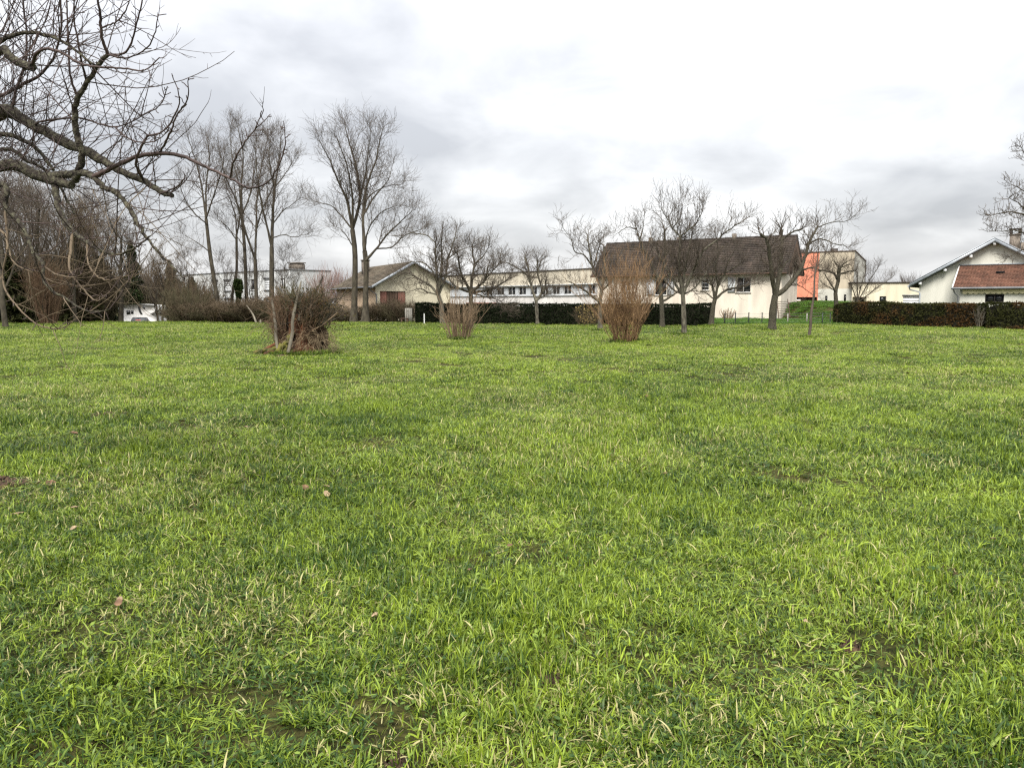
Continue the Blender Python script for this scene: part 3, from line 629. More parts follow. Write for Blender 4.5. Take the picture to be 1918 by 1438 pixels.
# --- white gabled house at the right edge with its tiled lean-to
def right_house():
    O = np.array((P(1722, 540, 60)[0], 60.0)); fr = Frame(O, (0.80, -0.60))
    if fr.p(0, 1, 0)[1] > O[1]: fr.n = -fr.n
    root = thing('white_gabled_house', 'white gabled house with a red brown tiled lean-to behind the clipped hedge', 'house', (*O, gz(*O)))
    sa = fr.s_at(1857); za = fr.z_at(sa, 452); w = 2 * sa; ze = fr.z_at(0, 528); zb = -0.2; dp = 11.0; sl = (za - ze) / sa
    g = Geo(); g.add([fr.p(0, 0, zb), fr.p(w, 0, zb), fr.p(w, 0, ze), fr.p(sa, 0, za), fr.p(0, 0, ze)], [(0, 1, 2, 4)], [(4, 2, 3)]); g.build('gable_wall', M['render_white'], root)
    for a, b in (((0, 0), (0, -dp)), ((w, 0), (w, -dp)), ((0, -dp), (w, -dp))):
        g = Geo(); g.add([fr.p(*a, zb), fr.p(*b, zb), fr.p(*b, ze), fr.p(*a, ze)], [(0, 1, 2, 3)]); g.build('side_wall', M['render_white'], root)
    ov, eo = 0.5, 0.62; ez = ze - eo * sl + 0.06; zr = za + 0.06
    for s_e, sd_ in ((-eo, 7), (w + eo, 8)):
        e0 = np.array(fr.p(s_e, ov, ez)); e1 = np.array(fr.p(s_e, -dp - ov, ez)); r0 = np.array(fr.p(sa, ov, zr))
        roof_plane(root, e0, e1 - e0, r0 - e0, 40, 18, M['tile_red'], th=0.045, seed=sd_, wave=0.03)
        g = Geo(); a = np.array(fr.p(s_e, ov + 0.015, ez)); b = np.array(fr.p(sa, ov + 0.015, zr)); up = np.array((0, 0, 0.14)); dn = np.array((0, 0, -0.10)); nn = np.array((*(fr.n * 0.05), 0))
        g.box8([a + dn, b + dn, b + dn + nn, a + dn + nn, a + up, b + up, b + up + nn, a + up + nn]); g.build('barge_board', M['zinc'], root)
        a2, b2 = a + np.array((0, 0, 0.15)) - nn, b + np.array((0, 0, 0.15)) - nn; k = nn * 2.6; u2 = np.array((0, 0, 0.05)); g = Geo()
        g.box8([a2, b2, b2 + k, a2 + k, a2 + u2, b2 + u2, b2 + k + u2, a2 + k + u2]); g.build('verge_flashing', M['zinc'], root)
    for t in (0.02, 0.36, 0.70, 1.0):       # purlin ends under the verge
        s = sa * t; z = ze + (za - ze) * t; g = Geo(); fr.box(g, s - 0.09, s + 0.09, 0.003, ov - 0.02, z - 0.30, z - 0.08); g.build('purlin_end', M['white_paint'], root)
    g = Geo(); g.tube([fr.p(-eo - 0.07, ov, ez - 0.02), fr.p(-eo - 0.07, -dp, ez - 0.02)], 0.075, 8); g.build('gutter', M['zinc'], root)
    g = Geo(); g.tube([fr.p(-eo - 0.05, ov - 0.1, ez - 0.05), fr.p(-eo + 0.02, 0.3, ez - 0.28), fr.p(0.0, 0.09, ez - 0.45), fr.p(0.08, 0.09, ez - 0.62), fr.p(0.08, 0.09, zb)], 0.055, 8); g.build('downpipe', M['zinc'], root)
    # chimney with its open cap, and the aerial
    cs = fr.s_at(1890.5); cz = Z(465, 58); c0, c1 = cs - 0.32, cs + 0.32
    g = Geo(); fr.box(g, c0, c1, -1.6, -0.95, cz - 0.6, Z(442, 58)); fr.box(g, c0 - 0.05, c1 + 0.05, -1.65, -0.9, Z(442, 58), Z(440, 58)); ch = g.build('chimney', M['brick_chimney'], root)
    g = Geo(); z0, z1 = Z(440, 58), Z(431.5, 58)
    for a in (c0, c1 - 0.13):
        for d in (-1.6, -1.08): fr.box(g, a, a + 0.13, d, d + 0.13, z0 + 0.002, z1)
    fr.box(g, c0 - 0.06, c1 + 0.06, -1.66, -0.89, z1 + 0.001, z1 + 0.07); g.build('chimney_cap', M['dark_trim'], ch)
    g = Geo(); ms = fr.s_at(1902); fr.box(g, ms - 0.12, ms + 0.35, -1.5, -1.0, cz - 0.8, cz + 0.35); g.build('chimney', M['brick_chimney'], root)
    g = Geo(); g.tube([fr.p(ms + 0.02, -0.94, cz - 0.3), fr.p(ms + 0.02, -0.94, Z(375, 58))], 0.02, 6); mast = g.build('aerial_mast', M['gutter'], root)
    for zz, ln in ((Z(398, 58), 0.5), (Z(403, 58), 0.4), (Z(409, 58), 0.55), (Z(391, 58), 0.3)):
        g = Geo(); g.tube([fr.p(ms - ln, -0.94, zz), fr.p(ms + ln, -0.94, zz)], 0.010, 5); g.build('aerial_rod', M['gutter'], mast)
    # lean-to
    a0 = fr.s_at(1797); a1 = w + 1.5; zt = fr.z_at(a0, 499); out = 3.0; zl = 2.62; wf = Frame(np.array(fr.p(0, out - 0.35, 0)[:2]), fr.f)
    wf.n = fr.n
    def op(x0, x1, y0, y1):
        a, b = wf.s_at(x0), wf.s_at(x1); m = (a + b) / 2; return (a, b, *sorted((wf.z_at(m, y1), wf.z_at(m, y0))))
    o = op(1844.5, 1880, 566, 551)
    wl = wf.s_at(1797)
    wall_mesh(wf, wl, a1, zb, zl + 0.12, [o]).build('lean_to_wall', M['render_white'], root)
    window(root, wf, o, M['dark_trim'], mull=1)
    g = Geo(); g.add([wf.p(wl, 0, zb), wf.p(wl, -out + 0.35, zb), wf.p(wl, -out + 0.35, zt - 0.1), wf.p(wl, 0, zl + 0.1)], [(0, 1, 2, 3)]); g.build('lean_to_side', M['render_white'], root)
    e0 = np.array(fr.p(a0 - 0.1, out, zl)); e1 = np.array(fr.p(a1, out, zl)); r0 = np.array(fr.p(a0 - 0.1, 0.02, zt))
    roof_plane(root, e0, e1 - e0, r0 - e0, 42, 16, M['tile_red'], th=0.05, seed=9, name='lean_to_roof', wave=0.035)
    g = Geo(); nn = np.array((*(-fr.f * 0.07), 0)); up = np.array((0, 0, 0.14)); dn = np.array((0, 0, -0.12)); g.box8([e0 + dn + nn, e0 + dn, r0 + dn, r0 + dn + nn, e0 + up + nn, e0 + up, r0 + up, r0 + up + nn]); g.build('verge_board', M['white_paint'], root)
    g = Geo(); fr.box(g, a0 - 0.15, a1, 0.004, 0.12, zt + 0.06, zt + 0.13); g.build('flashing', M['zinc'], root)
    g = Geo(); g.tube([fr.p(a0 - 0.2, out + 0.07, zl - 0.03), fr.p(a1, out + 0.07, zl - 0.03)], 0.08, 8); g.build('lean_to_gutter', M['gutter'], root)
    g = Geo(); g.tube([fr.p(a0 - 0.08, out + 0.05, zl - 0.08), fr.p(a0 + 0.0, out - 0.15, zl - 0.35), fr.p(a0 + 0.22, out - 0.24, zl - 0.6), fr.p(a0 + 0.25, out - 0.26, zb)], 0.045, 8); g.build('lean_to_downpipe', M['gutter'], root)
    s = fr.s_at(1903) + 0.2
    g = Geo(); t = 0.62; q = np.array(fr.p(s - 1.25, out * (1 - t), zl + (zt - zl) * t)); g.box8([q + d for d in (np.array(v) for v in ((-.25, -.12, .02), (.25, -.3, .02), (.3, -.02, .05), (-.2, .16, .05), (-.2, -.1, .17), (.2, -.27, .17), (.25, -.02, .17), (-.15, .14, .17)))]); g.build('vent_tile', M['tile_red'], root)
    # folded awning with a scalloped valance
    g = Geo(); s0 = wf.s_at(1802); g.tube([wf.p(s0, 0.12, zl - 0.16), wf.p(a1 - 1, 0.12, zl - 0.16)], 0.07, 8); aw = g.build('awning', M['awning'], root)
    n = 60; v = []; q = []
    for i in range(n + 1):
        s = s0 + (a1 - 1 - s0) * i / n; t = abs(math.sin(i * math.pi / 3)); v += [wf.p(s, 0.16, zl - 0.20), wf.p(s, 0.18, zl - 0.36 - 0.07 * t)]
        if i: k = 2 * i; q.append((k - 2, k, k + 1, k - 1))
    obj('valance', v, q, M['awning'], aw)
right_house()

# --- open wooden steps up the bank
def steps():
    x0, y0 = P(1468, 590, 68.2)[0], 68.2
    root = thing('wooden_steps', 'open wooden steps climbing the green bank beside the long house', 'steps', (x0, y0, gz(x0, y0)))
    for k in range(7):
        z = 0.42 + k * 0.20; yy = y0 + k * 0.22; xx = x0 + k * 0.05
        g = Geo(); g.box(xx - 0.46, xx + 0.46, yy, yy + 0.24, z, z + 0.06); g.build('tread', M['deadwood'], root)
    for s in (-0.5, 0.48):
        g = Geo(); a = np.array((x0 + s, y0 - 0.15, 0.12)); b = np.array((x0 + s + 0.36, y0 + 1.6, 1.72)); e = np.array((0.05, 0, 0)); u = np.array((0, 0, 0.2))
        g.box8([a, a + e, b + e, b, a + u, a + e + u, b + e + u, b + u]); g.build('stringer', M['brown_wood'], root)
steps()
def bank_cover():
    g = Geo(); D = 73.5
    xs = [P(p, 560, D)[0] for p in (1478, 1512)]
    g.box(xs[0], xs[1], D, D + 0.5, 1.2, Z(566.5, D)); g.lone('timber_edge', M['brown_wood'], 'dark timber edging along the top of the green bank', 'edging')
    n = 14; v = []; q = []; x0, x1 = P(1508, 560, D)[0], P(1556, 560, D)[0]
    for i in range(n + 1):
        t = i / n; x = x0 + (x1 - x0) * t; sag = -0.28 * math.sin(math.pi * min(t * 2.6, 1)) if t < 0.385 else 0
        z = Z(565.5, D + 0.8) + 0.1 * math.sin(t * 5)
        v += [(x, D + 0.6, 1.3), (x, D + 0.6, z + sag), (x, D + 1.6, z + sag), (x, D + 1.6, 1.3)]
        if i: k = 4 * i; q += [(k - 4, k, k + 1, k - 3), (k - 3, k + 1, k + 2, k - 2), (k - 2, k + 2, k + 3, k - 1)]
    lone('white_cover', v, q, M['white_paint'], 'low white sagging cover on top of the green bank', 'cover')
bank_cover()

# --- low wire fence in front of the long house
def wire_fence():
    pts = [(1357, 609.5), (1377, 609), (1402, 608.5), (1427, 607.5), (1475, 607), (1511, 607), (1540, 609), (1554.5, 608)]
    base = [P(px, py, gdist(py)) for px, py in pts]
    root = thing('wire_fence', 'low wire fence on thin posts at the edge of the lawn below the long house', 'fence', (base[0][0], base[0][1], 0))
    for k, b in enumerate(base):
        conc = k in (4, 5); h = 0.80 if not conc else 0.74; g = Geo(); r = 0.03 if not conc else 0.035
        z0 = gz(b[0], b[1]); g.box(b[0] - r, b[0] + r, b[1] - r, b[1] + r, z0 - 0.2, z0 + h)
        if not conc: g.box(b[0] - r - 0.012, b[0] + r + 0.012, b[1] - r - 0.012, b[1] + r + 0.012, z0 + h + 0.001, z0 + h + 0.03)
        g.build('post', M['concrete'] if conc else M['metal_post'], root)
    for hh in (0.15, 0.35, 0.55, 0.74):
        v = [(b[0], b[1] - 0.04, gz(b[0], b[1]) + hh) for b in base]; g = Geo(); g.tube(v, 0.006, 4, cap=False); g.build('wire', M['wire'], root)
    return base
wire_fence()

# ------------------------------------------------------------------ vehicles beyond the field
def motorhome():
    D = 90.0; x0, x1 = P(231.5, 590, D)[0], P(304, 590, D)[0]; zb = -1.66; W = 2.2
    root = thing('motorhome', 'white motorhome parked on the lane beyond the far left edge of the field', 'motorhome', ((x0 + x1) / 2, D, zb))
    zt = Z(570.5, D); xm = P(262, 590, D)[0]
    prof = [(x0, zb + 0.55), (x1 - 0.9, zb + 0.55), (x1 - 0.1, zb + 0.75), (x1, zb + 1.35), (x1 - 0.9, zb + 1.9), (x1 + 0.15, zt - 0.55), (x1 - 0.1, zt - 0.05), (xm + 0.4, zt + 0.05), (xm, zt), (x0 + 0.25, zt - 0.1), (x0, zt - 0.4)]
    n = len(prof); v = [(x, D - W / 2, z) for x, z in prof] + [(x, D + W / 2, z) for x, z in prof]; c0 = np.mean(prof, 0)
    v += [(c0[0], D - W / 2, c0[1]), (c0[0], D + W / 2, c0[1])]
    obj('body', v, [np.array([(i, (i + 1) % n, n + (i + 1) % n, n + i) for i in range(n)]), np.array([(i, (i + 1) % n, 2 * n) for i in range(n)] + [((i + 1) % n + n, i + n, 2 * n + 1) for i in range(n)])], M['van_white'], root)
    y = D - W / 2
    for p0, p1, q0, q1 in ((237, 244, 588.5, 581.5), (245.5, 250, 587.5, 581.5)):
        a, b = P(p0, 580, y)[0], P(p1, 580, y)[0]; g = Geo(); g.box(a, b, y - 0.04, y - 0.003, Z(q0, y), Z(q1, y)); wf = g.build('window', M['black_rubber'], root)
        g = Geo(); g.box(a + 0.05, b - 0.05, y - 0.055, y - 0.041, Z(q0, y) + 0.05, Z(q1, y) - 0.05); g.build('pane', M['glass'], wf)
    # dark swoosh on the flank
    pts = [(260.5, 573), (260.8, 577), (261.5, 581), (263, 585), (265.5, 589)]; v = []; q = []
    for i, (px, py) in enumerate(pts):
        w = 0.13 if i else 0.1; p = P(px, py, y - 0.02); v += [p - (w, 0, 0), p + (w, 0, 0)]
        if i: k = 2 * i; q.append((k - 2, k - 1, k + 1, k))
    g = Geo(); v = np.array(v); g.add(np.concatenate([v, v + (0, 0.012, 0)]), np.concatenate([np.array(q), np.array(q)[:, ::-1] + len(v)])); g.build('flank_stripe', M['black_rubber'], root)
    a, b = P(268.5, 575, y)[0], P(271.5, 575, y)[0]; g = Geo(); g.box(a, b, y - 0.03, y - 0.004, Z(578.5, y), Z(573.5, y)); g.build('cab_window', M['glass'], root)
    for xx in (x0 + 1.0, x1 - 0.9):
        for yy in (D - W / 2 + 0.02, D + W / 2 - 0.24):
            g = Geo(); g.tube([(xx, yy, zb + 0.34), (xx, yy + 0.22, zb + 0.34)], 0.34, 18); wh = g.build('wheel', M['black_rubber'], root)
            g = Geo(); g.tube([(xx, yy - 0.015, zb + 0.34), (xx, yy + 0.1, zb + 0.34)], 0.19, 14); g.build('rim', M['chrome'], wh)
    g = Geo(); g.box(x0 - 0.12, x0 + 0.05, D - 1.0, D + 1.0, zb + 0.4, zb + 0.62); g.build('bumper', M['gutter'], root)
def dark_car():
    D = 86.0; cx = P(263, 598, D)[0]; zb = gz(cx, D) ; zb = -1.62
    root = thing('dark_car', 'dark car with a red tail light in front of the white motorhome', 'car', (cx, D, zb))
    hw, L = 0.95, 2.0
    sec = [(-1.95, 0.32, 0.62, 0.80), (-1.85, 0.25, 0.98, 0.9), (-1.2, 0.25, 1.02, 0.93), (-0.75, 0.25, 1.04, 0.94), (-0.1, 0.25, 1.06, 0.95), (0.9, 0.25, 1.06, 0.95), (1.5, 0.25, 1.05, 0.94), (1.95, 0.3, 1.0, 0.86)]
    v = []; q = []
    for k, (t, z0, z1, w) in enumerate(sec):
        for (a, b) in ((-w * 0.96, z0), (-w, (z0 + z1) / 2), (-w * 0.93, z1), (w * 0.93, z1), (w, (z0 + z1) / 2), (w * 0.96, z0)): v.append((cx + t, D + a, zb + b))
        if k:
            o = 6 * k
            for i in range(6): q.append((o - 6 + i, o - 6 + (i + 1) % 6, o + (i + 1) % 6, o + i))
    q += [(0, 1, 4, 5), (1, 2, 3, 4)]; e = 6 * (len(sec) - 1); q += [(e + 1, e, e + 5, e + 4), (e + 2, e + 1, e + 4, e + 3)]
    obj('body', v, np.array(q), M['car_black'], root, smooth=False)
    rt = [(-1.0, 1.03, 0.86), (-0.35, 1.50, 0.68), (0.2, 1.56, 0.68), (1.1, 1.52, 0.66), (1.7, 1.04, 0.82)]; v = []; q = []
    for k, (t, z1, w) in enumerate(rt):
        v += [(cx + t, D - 0.88, zb + 1.045), (cx + t, D - w, zb + max(z1, 1.05)), (cx + t, D + w, zb + max(z1, 1.05)), (cx + t, D + 0.88, zb + 1.045)]
        if k:
            o = 4 * k
            for i in range(3): q.append((o - 4 + i, o - 3 + i, o + 1 + i, o + i))
    cb = obj('cabin', v, np.array(q), M['car_black'], root)
    for a, b in ((-0.75, -0.02), (0.06, 0.95)):
        g = Geo(); y0, y1 = D - 0.90, D - 0.76
        g.box8([(cx + a, y0, zb + 1.09), (cx + b, y0, zb + 1.09), (cx + b, y0 + 0.03, zb + 1.09), (cx + a, y0 + 0.03, zb + 1.09), (cx + a + 0.22 * (a < -0.5), y1, zb + 1.42), (cx + b - 0.1 * (b > 0.5), y1, zb + 1.42), (cx + b - 0.1 * (b > 0.5), y1 + 0.03, zb + 1.42), (cx + a + 0.22 * (a < -0.5), y1 + 0.03, zb + 1.42)]); g.build('side_window', M['glass'], cb)
    for t in (-1.25, 1.25):
        for yy in (D - 0.97, D + 0.75):
            g = Geo(); g.tube([(cx + t, yy, zb + 0.31), (cx + t, yy + 0.22, zb + 0.31)], 0.31, 18); wh = g.build('wheel', M['black_rubber'], root)
            g = Geo(); g.tube([(cx + t, yy - 0.012, zb + 0.31), (cx + t, yy + 0.1, zb + 0.31)], 0.2, 14); g.build('rim', M['chrome'], wh)
    for yy in (D - 0.86, D + 0.56):
        g = Geo(); g.box(cx + 1.90, cx + 2.0, yy, yy + 0.3, zb + 0.78, zb + 0.96); g.build('tail_light', M['tail_light'], root)
    g = Geo(); g.box(cx + 1.60, cx + 1.68, D - 0.25, D + 0.25, zb + 1.25, zb + 1.29); g.build('brake_light', M['tail_light'], root)
    g = Geo(); g.box(cx - 2.02, cx - 1.9, D - 0.85, D + 0.85, zb + 0.3, zb + 0.55); g.build('bumper', M['car_black'], root)
motorhome(); dark_car(); bpy.data.objects['dark_car'].rotation_euler = (0, 0, math.radians(-72))

# ------------------------------------------------------------------ bare trees and shrubs
def smooth_line(pts, n):
    """Catmull-Rom resampling of a polyline"""
    p = np.asarray(pts, float); k = len(p)
    if k == 2: return p[0] + (p[1] - p[0]) * np.linspace(0, 1, n)[:, None]
    e = np.vstack([2 * p[0] - p[1], p, 2 * p[-1] - p[-2]])
    seg = np.linalg.norm(np.diff(p, axis=0), axis=1); cum = np.concatenate([[0], np.cumsum(seg)]); u = np.linspace(0, cum[-1], n)
    i = np.clip(np.searchsorted(cum, u, side='right') - 1, 0, k - 2); t = ((u - cum[i]) / np.maximum(seg[i], 1e-9))[:, None]
    a, b, c, d = e[i], e[i + 1], e[i + 2], e[i + 3]
    return 0.5 * (2 * b + (c - a) * t + (2 * a - 5 * b + 4 * c - d) * t ** 2 + (3 * b - a - 3 * c + d) * t ** 3)
def grow(r, st, di, ln, r0, K, wander, up, rend=0.35, gain=None, kink=0.0):
    """N branches at once: start, direction, length, radius -> (N,K,3),(N,K); up is the pull per step towards +z"""
    N = len(st); Pn = np.empty((N, K, 3)); Pn[:, 0] = st; d = nrm(di.copy()); step = (ln / (K - 1))[:, None]
    upv = np.zeros((N, 3)); upv[:, 2] = up
    for k in range(1, K):
        d = nrm(d + r.normal(0, wander, (N, 3)) + upv * (1 if gain is None else gain[k - 1])); Pn[:, k] = Pn[:, k - 1] + d * step
    t = np.linspace(0, 1, K)[None]; return Pn, r0[:, None] * (1 - (1 - rend) * t)
def pick(r, lines, radii, dens, t0=0.15, t1=1.0):
    """children start points along variable-length polylines: dens per metre"""
    ps, ts, rs, tt = [], [], [], []
    for L, R in zip(lines, radii):
        seg = np.linalg.norm(np.diff(L, axis=0), axis=1); tot = seg.sum(); n = max(1, int(round(tot * dens)))
        cum = np.concatenate([[0], np.cumsum(seg)]); u = (t0 + (t1 - t0) * (np.arange(n) + r.random(n)) / n) * tot
        i = np.clip(np.searchsorted(cum, u, side='right') - 1, 0, len(L) - 2); f = ((u - cum[i]) / np.maximum(seg[i], 1e-9))[:, None]
        ps.append(L[i] + (L[i + 1] - L[i]) * f); ts.append(nrm(L[i + 1] - L[i])); rs.append(R[i] + (R[i + 1] - R[i]) * f[:, 0]); tt.append(u / tot)
    return np.concatenate(ps), np.concatenate(ts), np.concatenate(rs), np.concatenate(tt)
def pickN(r, Pn, Rn, n, t0=0.15, t1=1.0):
    N, K, _ = Pn.shape; t = (t0 + (t1 - t0) * (np.arange(n)[None] + r.random((N, n))) / n); x = t * (K - 1); i = np.clip(x.astype(int), 0, K - 2); f = x - i
    a = np.arange(N)[:, None]; p = Pn[a, i] + (Pn[a, i + 1] - Pn[a, i]) * f[..., None]; tn = nrm(Pn[a, i + 1] - Pn[a, i]); rr = Rn[a, i] * (1 - f) + Rn[a, i + 1] * f
    return p.reshape(-1, 3), tn.reshape(-1, 3), rr.ravel(), t.ravel()
def side_dir(r, T, ang, up=0.0):
    N = len(T); v = r.normal(size=(N, 3)); v = nrm(v - (v * T).sum(1, keepdims=True) * T); v[:, 2] += up; v = nrm(v - (v * T).sum(1, keepdims=True) * T)
    return T * np.cos(ang)[:, None] + v * np.sin(ang)[:, None]
RINGS = []
def soil_ring(root, x, y, rad, seed):
    """dark soil-coloured disc added under a trunk or stool as painted contact shade"""
    r = np.random.default_rng(seed + 900); n, K = 26, 6; v = [(x, y, gz(x, y) + 0.035)]
    for j in range(1, K):
        for i in range(n):
            a = i * 2 * math.pi / n; q = rad * j / (K - 1) * (1 + 0.2 * math.sin(a * 3 + seed) + 0.12 * r.normal()); xx, yy = x + q * math.cos(a), y + q * math.sin(a); v.append((xx, yy, gz(xx, yy) + 0.03 * (1 - (j / (K - 1)) ** 2) + 0.012 * abs(r.normal()) - 0.02 * (j == K - 1)))
    obj('soil_ring', v, [np.array([(1 + (j - 1) * n + i, 1 + (j - 1) * n + (i + 1) % n, 1 + j * n + (i + 1) % n, 1 + j * n + i) for j in range(1, K - 1) for i in range(n)]), np.array([(0, 1 + i, 1 + (i + 1) % n) for i in range(n)])], M['soil'], root, smooth=True)  # dark disc stands in for the shade at the foot
    RINGS.append((x, y, rad * 0.75))
class Twigs:
    def __init__(s): s.g = Geo()
    def add(s, Pn, Rn, sides):
        v, q = tubes(Pn, Rn, sides); s.g.add(v, q)
    def build(s, name, mat, parent): return s.g.build(name, mat, parent, smooth=True)
def lump(L, R, r, amt=0.10):
    n = len(L); return R * (1 + amt * np.repeat(r.normal(size=(n + 2) // 3 + 1), 3)[:n])
def traced_tree(name, label, cat, D, trunk, r_trunk, limbs, seed, group=None, bark='bark_grey', twig='twig_grey', par=None, spread=0.55, buried=0.3, mat_limb=None, base_z=None, zfix=True):
    """limbs are laid out where the photograph shows them, each leaning towards or away from the viewer; branches and twigs grow from them.
    limbs: (pixel polyline, r0, r1, cut?)"""
    r = np.random.default_rng(seed); b = P(*trunk[0], D); gzb = gz(b[0], b[1]) if base_z is None else base_z
    root = thing(name, label, cat, (b[0], b[1], gzb), group)
    def w3(line, d0, slope, anchor):
        out = []
        for px, py in line:
            p = P(px, py, D); h = math.hypot(p[0] - anchor[0], 0.6 * (p[2] - anchor[2])); dd = D + d0 + slope * h; out.append(P(px, py, dd))
        return np.array(out)
    tp = w3(trunk, 0, 0, b); tp[0, 2] = gzb - buried
    n = max(6, 3 * len(tp)); T = smooth_line(tp, n); tr = np.linspace(1, 0.72, n) * r_trunk; tr = lump(T, tr, r, 0.04); tr[0] *= 1.7; tr[1] *= 1.42; tr[2] *= 1.12
    g = Geo(); g.tube(T, tr, 12); trunk_o = g.build('trunk', M[bark], root, smooth=True)
    if group == FR: soil_ring(root, b[0], b[1], 0.22 + 1.6 * r_trunk, seed)
    top = tp[-1]; lines = []; radii = []
    for k, (line, r0, r1, cut) in enumerate(limbs):
        s = spread * (1 if (k + seed) % 2 else -1) * (0.35 + 0.65 * r.random())
        L = w3(line, 0, s, top)
        if line[0] != trunk[-1] and len(lines):       # a limb that leaves another limb keeps that limb's depth
            cand = np.concatenate([x for x in lines]); dpx = np.hypot(cand[:, 0] / cand[:, 1] - L[0, 0] / L[0, 1], (cand[:, 2] - H) / cand[:, 1] - (L[0, 2] - H) / L[0, 1]); j = np.argmin(dpx)
            if dpx[j] < 8 / F:
                dd = cand[j, 1] - D; a = P(*line[0], D); L = np.array([P(px, py, D + dd + s * abs(P(px, py, D)[0] - a[0]) + 0.3 * s * abs(P(px, py, D)[2] - a[2])) for px, py in line])
        m = max(8, 4 * len(L)); Lr = smooth_line(L, m); Lr[1:] += r.normal(0, 0.018 * (D / 45), (m - 1, 3)) * (np.linspace(0.3, 1, m - 1)[:, None])
        R = lump(Lr, np.linspace(r0, r1, m), r, 0.05)
        g = Geo(); g.tube(Lr, R, 8 if r0 > 0.05 else 6); g.build('limb', M[mat_limb or bark], root, smooth=True)
        lines.append(Lr); radii.append(R)
    crown(root, r, lines, radii, twig, **(par or {}))
    return root
def crown(root, r, lines, radii, twig, d2=4.0, l2=(0.5, 1.4), up2=0.10, n3=6, l3=(0.25, 0.7), up3=0.10, n4=3, l4=(0.10, 0.3), rmin=0.007, ang2=(0.6, 1.3), w2=0.14, w3=0.14, K2=8, sprout=0.0, lspr=(0.6, 1.5), t0=0.2, name='crown', droop=None, up_side=0.35, r2=0.36, ldr=0.7):
    tw = Twigs()
    p, t, rr, u = pick(r, lines, radii, d2, t0); N = len(p)
    di = side_dir(r, t, r.uniform(*ang2, N), up_side); ln = r.uniform(*l2, N) * (1.15 - 0.4 * u)
    P2, R2 = grow(r, p, di, ln, np.clip(rr * r2, rmin * 1.5, 0.03), K2, w2, up2, 0.4, droop); tw.add(P2, R2, 5)
    allP, allR = [P2], [R2]
    if sprout:
        p, t, rr, u = pick(r, lines, radii, sprout, 0.25); N = len(p); di = np.tile((0, 0, 1.0), (N, 1)) + r.normal(0, 0.22, (N, 3))
        Ps, Rs = grow(r, p, di, r.uniform(*lspr, N), np.full(N, rmin * 1.6), 6, 0.06, 0.10, 0.4); tw.add(Ps, Rs, 4)
        p, t, rr, u = pickN(r, Ps, Rs, 3, 0.3); P4, R4 = grow(r, p, side_dir(r, t, r.uniform(0.4, 0.9, len(p)), 0.3), r.uniform(*l4, len(p)), np.full(len(p), rmin), 3, 0.1, 0.1, 0.7); tw.add(P4, R4, 3)
    # leaders: each limb end carries on into a few long shoots
    pe = np.repeat(np.array([L[-1] for L in lines]), 3, 0); te = np.repeat(np.array([nrm(L[-1] - L[-3]) for L in lines]), 3, 0); re = np.repeat(np.array([R[-1] for R in radii]), 3)
    P2b, R2b = grow(r, pe, side_dir(r, te, r.uniform(0.15, 0.8, len(pe)), 0.3), r.uniform(*l2, len(pe)) * ldr, np.clip(re * 0.5, rmin * 1.4, 0.018), K2, w2, up2, 0.4, droop); tw.add(P2b, R2b, 5)
    P2 = np.concatenate([P2, P2b]); R2 = np.concatenate([R2, R2b])
    p, t, rr, u = pickN(r, P2, R2, n3, 0.12); N = len(p)
    P3, R3 = grow(r, p, side_dir(r, t, r.uniform(0.5, 1.15, N), up_side), r.uniform(*l3, N) * (1.15 - 0.5 * u), np.clip(rr * 0.65, rmin * 1.15, 0.02), 6, w3, up3, 0.5); tw.add(P3, R3, 4)
    if n4:
        p, t, rr, u = pickN(r, P3, R3, n4, 0.2); N = len(p)
        P4, R4 = grow(r, p, side_dir(r, t, r.uniform(0.4, 1.0, N), 0.3), r.uniform(*l4, N), np.full(N, rmin), 4, 0.12, up3, 0.7); tw.add(P4, R4, 3)
    return tw.build(name, M[twig], root)
FR = 'old orchard trees on the lawn'
OP = dict(sprout=1.3, lspr=(0.5, 1.3), d2=4.4, l2=(0.6, 1.5), n3=5, l3=(0.3, 0.9), n4=2, l4=(0.16, 0.45), rmin=0.0055)
traced_tree('orchard_tree', 'spreading bare tree before the cream gabled house, its limbs arching left', 'tree', gdist(608.5), [(829, 608.5), (828, 590), (827, 573), (821, 552)], 0.20, [
    ([(821, 552), (806, 535), (788, 524), (760, 511), (739, 522)], 0.10, 0.03, 0), ([(821, 552), (818, 510), (816, 486), (816, 454)], 0.12, 0.05, 0),
    ([(816, 455), (799, 441), (769, 437), (750, 446)], 0.05, 0.02, 0), ([(821, 552), (827, 500), (827, 470), (826, 440)], 0.11, 0.04, 0),
    ([(821, 552), (834, 520), (838, 486), (848, 458), (855, 434)], 0.11, 0.03, 0), ([(818, 520), (799, 496), (775, 490), (752, 498)], 0.06, 0.02, 0),
    ([(838, 486), (860, 470), (880, 462)], 0.05, 0.02, 0), ([(821, 552), (803, 548), (785, 540), (770, 545)], 0.06, 0.02, 0)], 11, FR, par=dict(OP, d2=5.0, n3=7, up2=0.03, up_side=0.12, l2=(0.7, 1.8)))
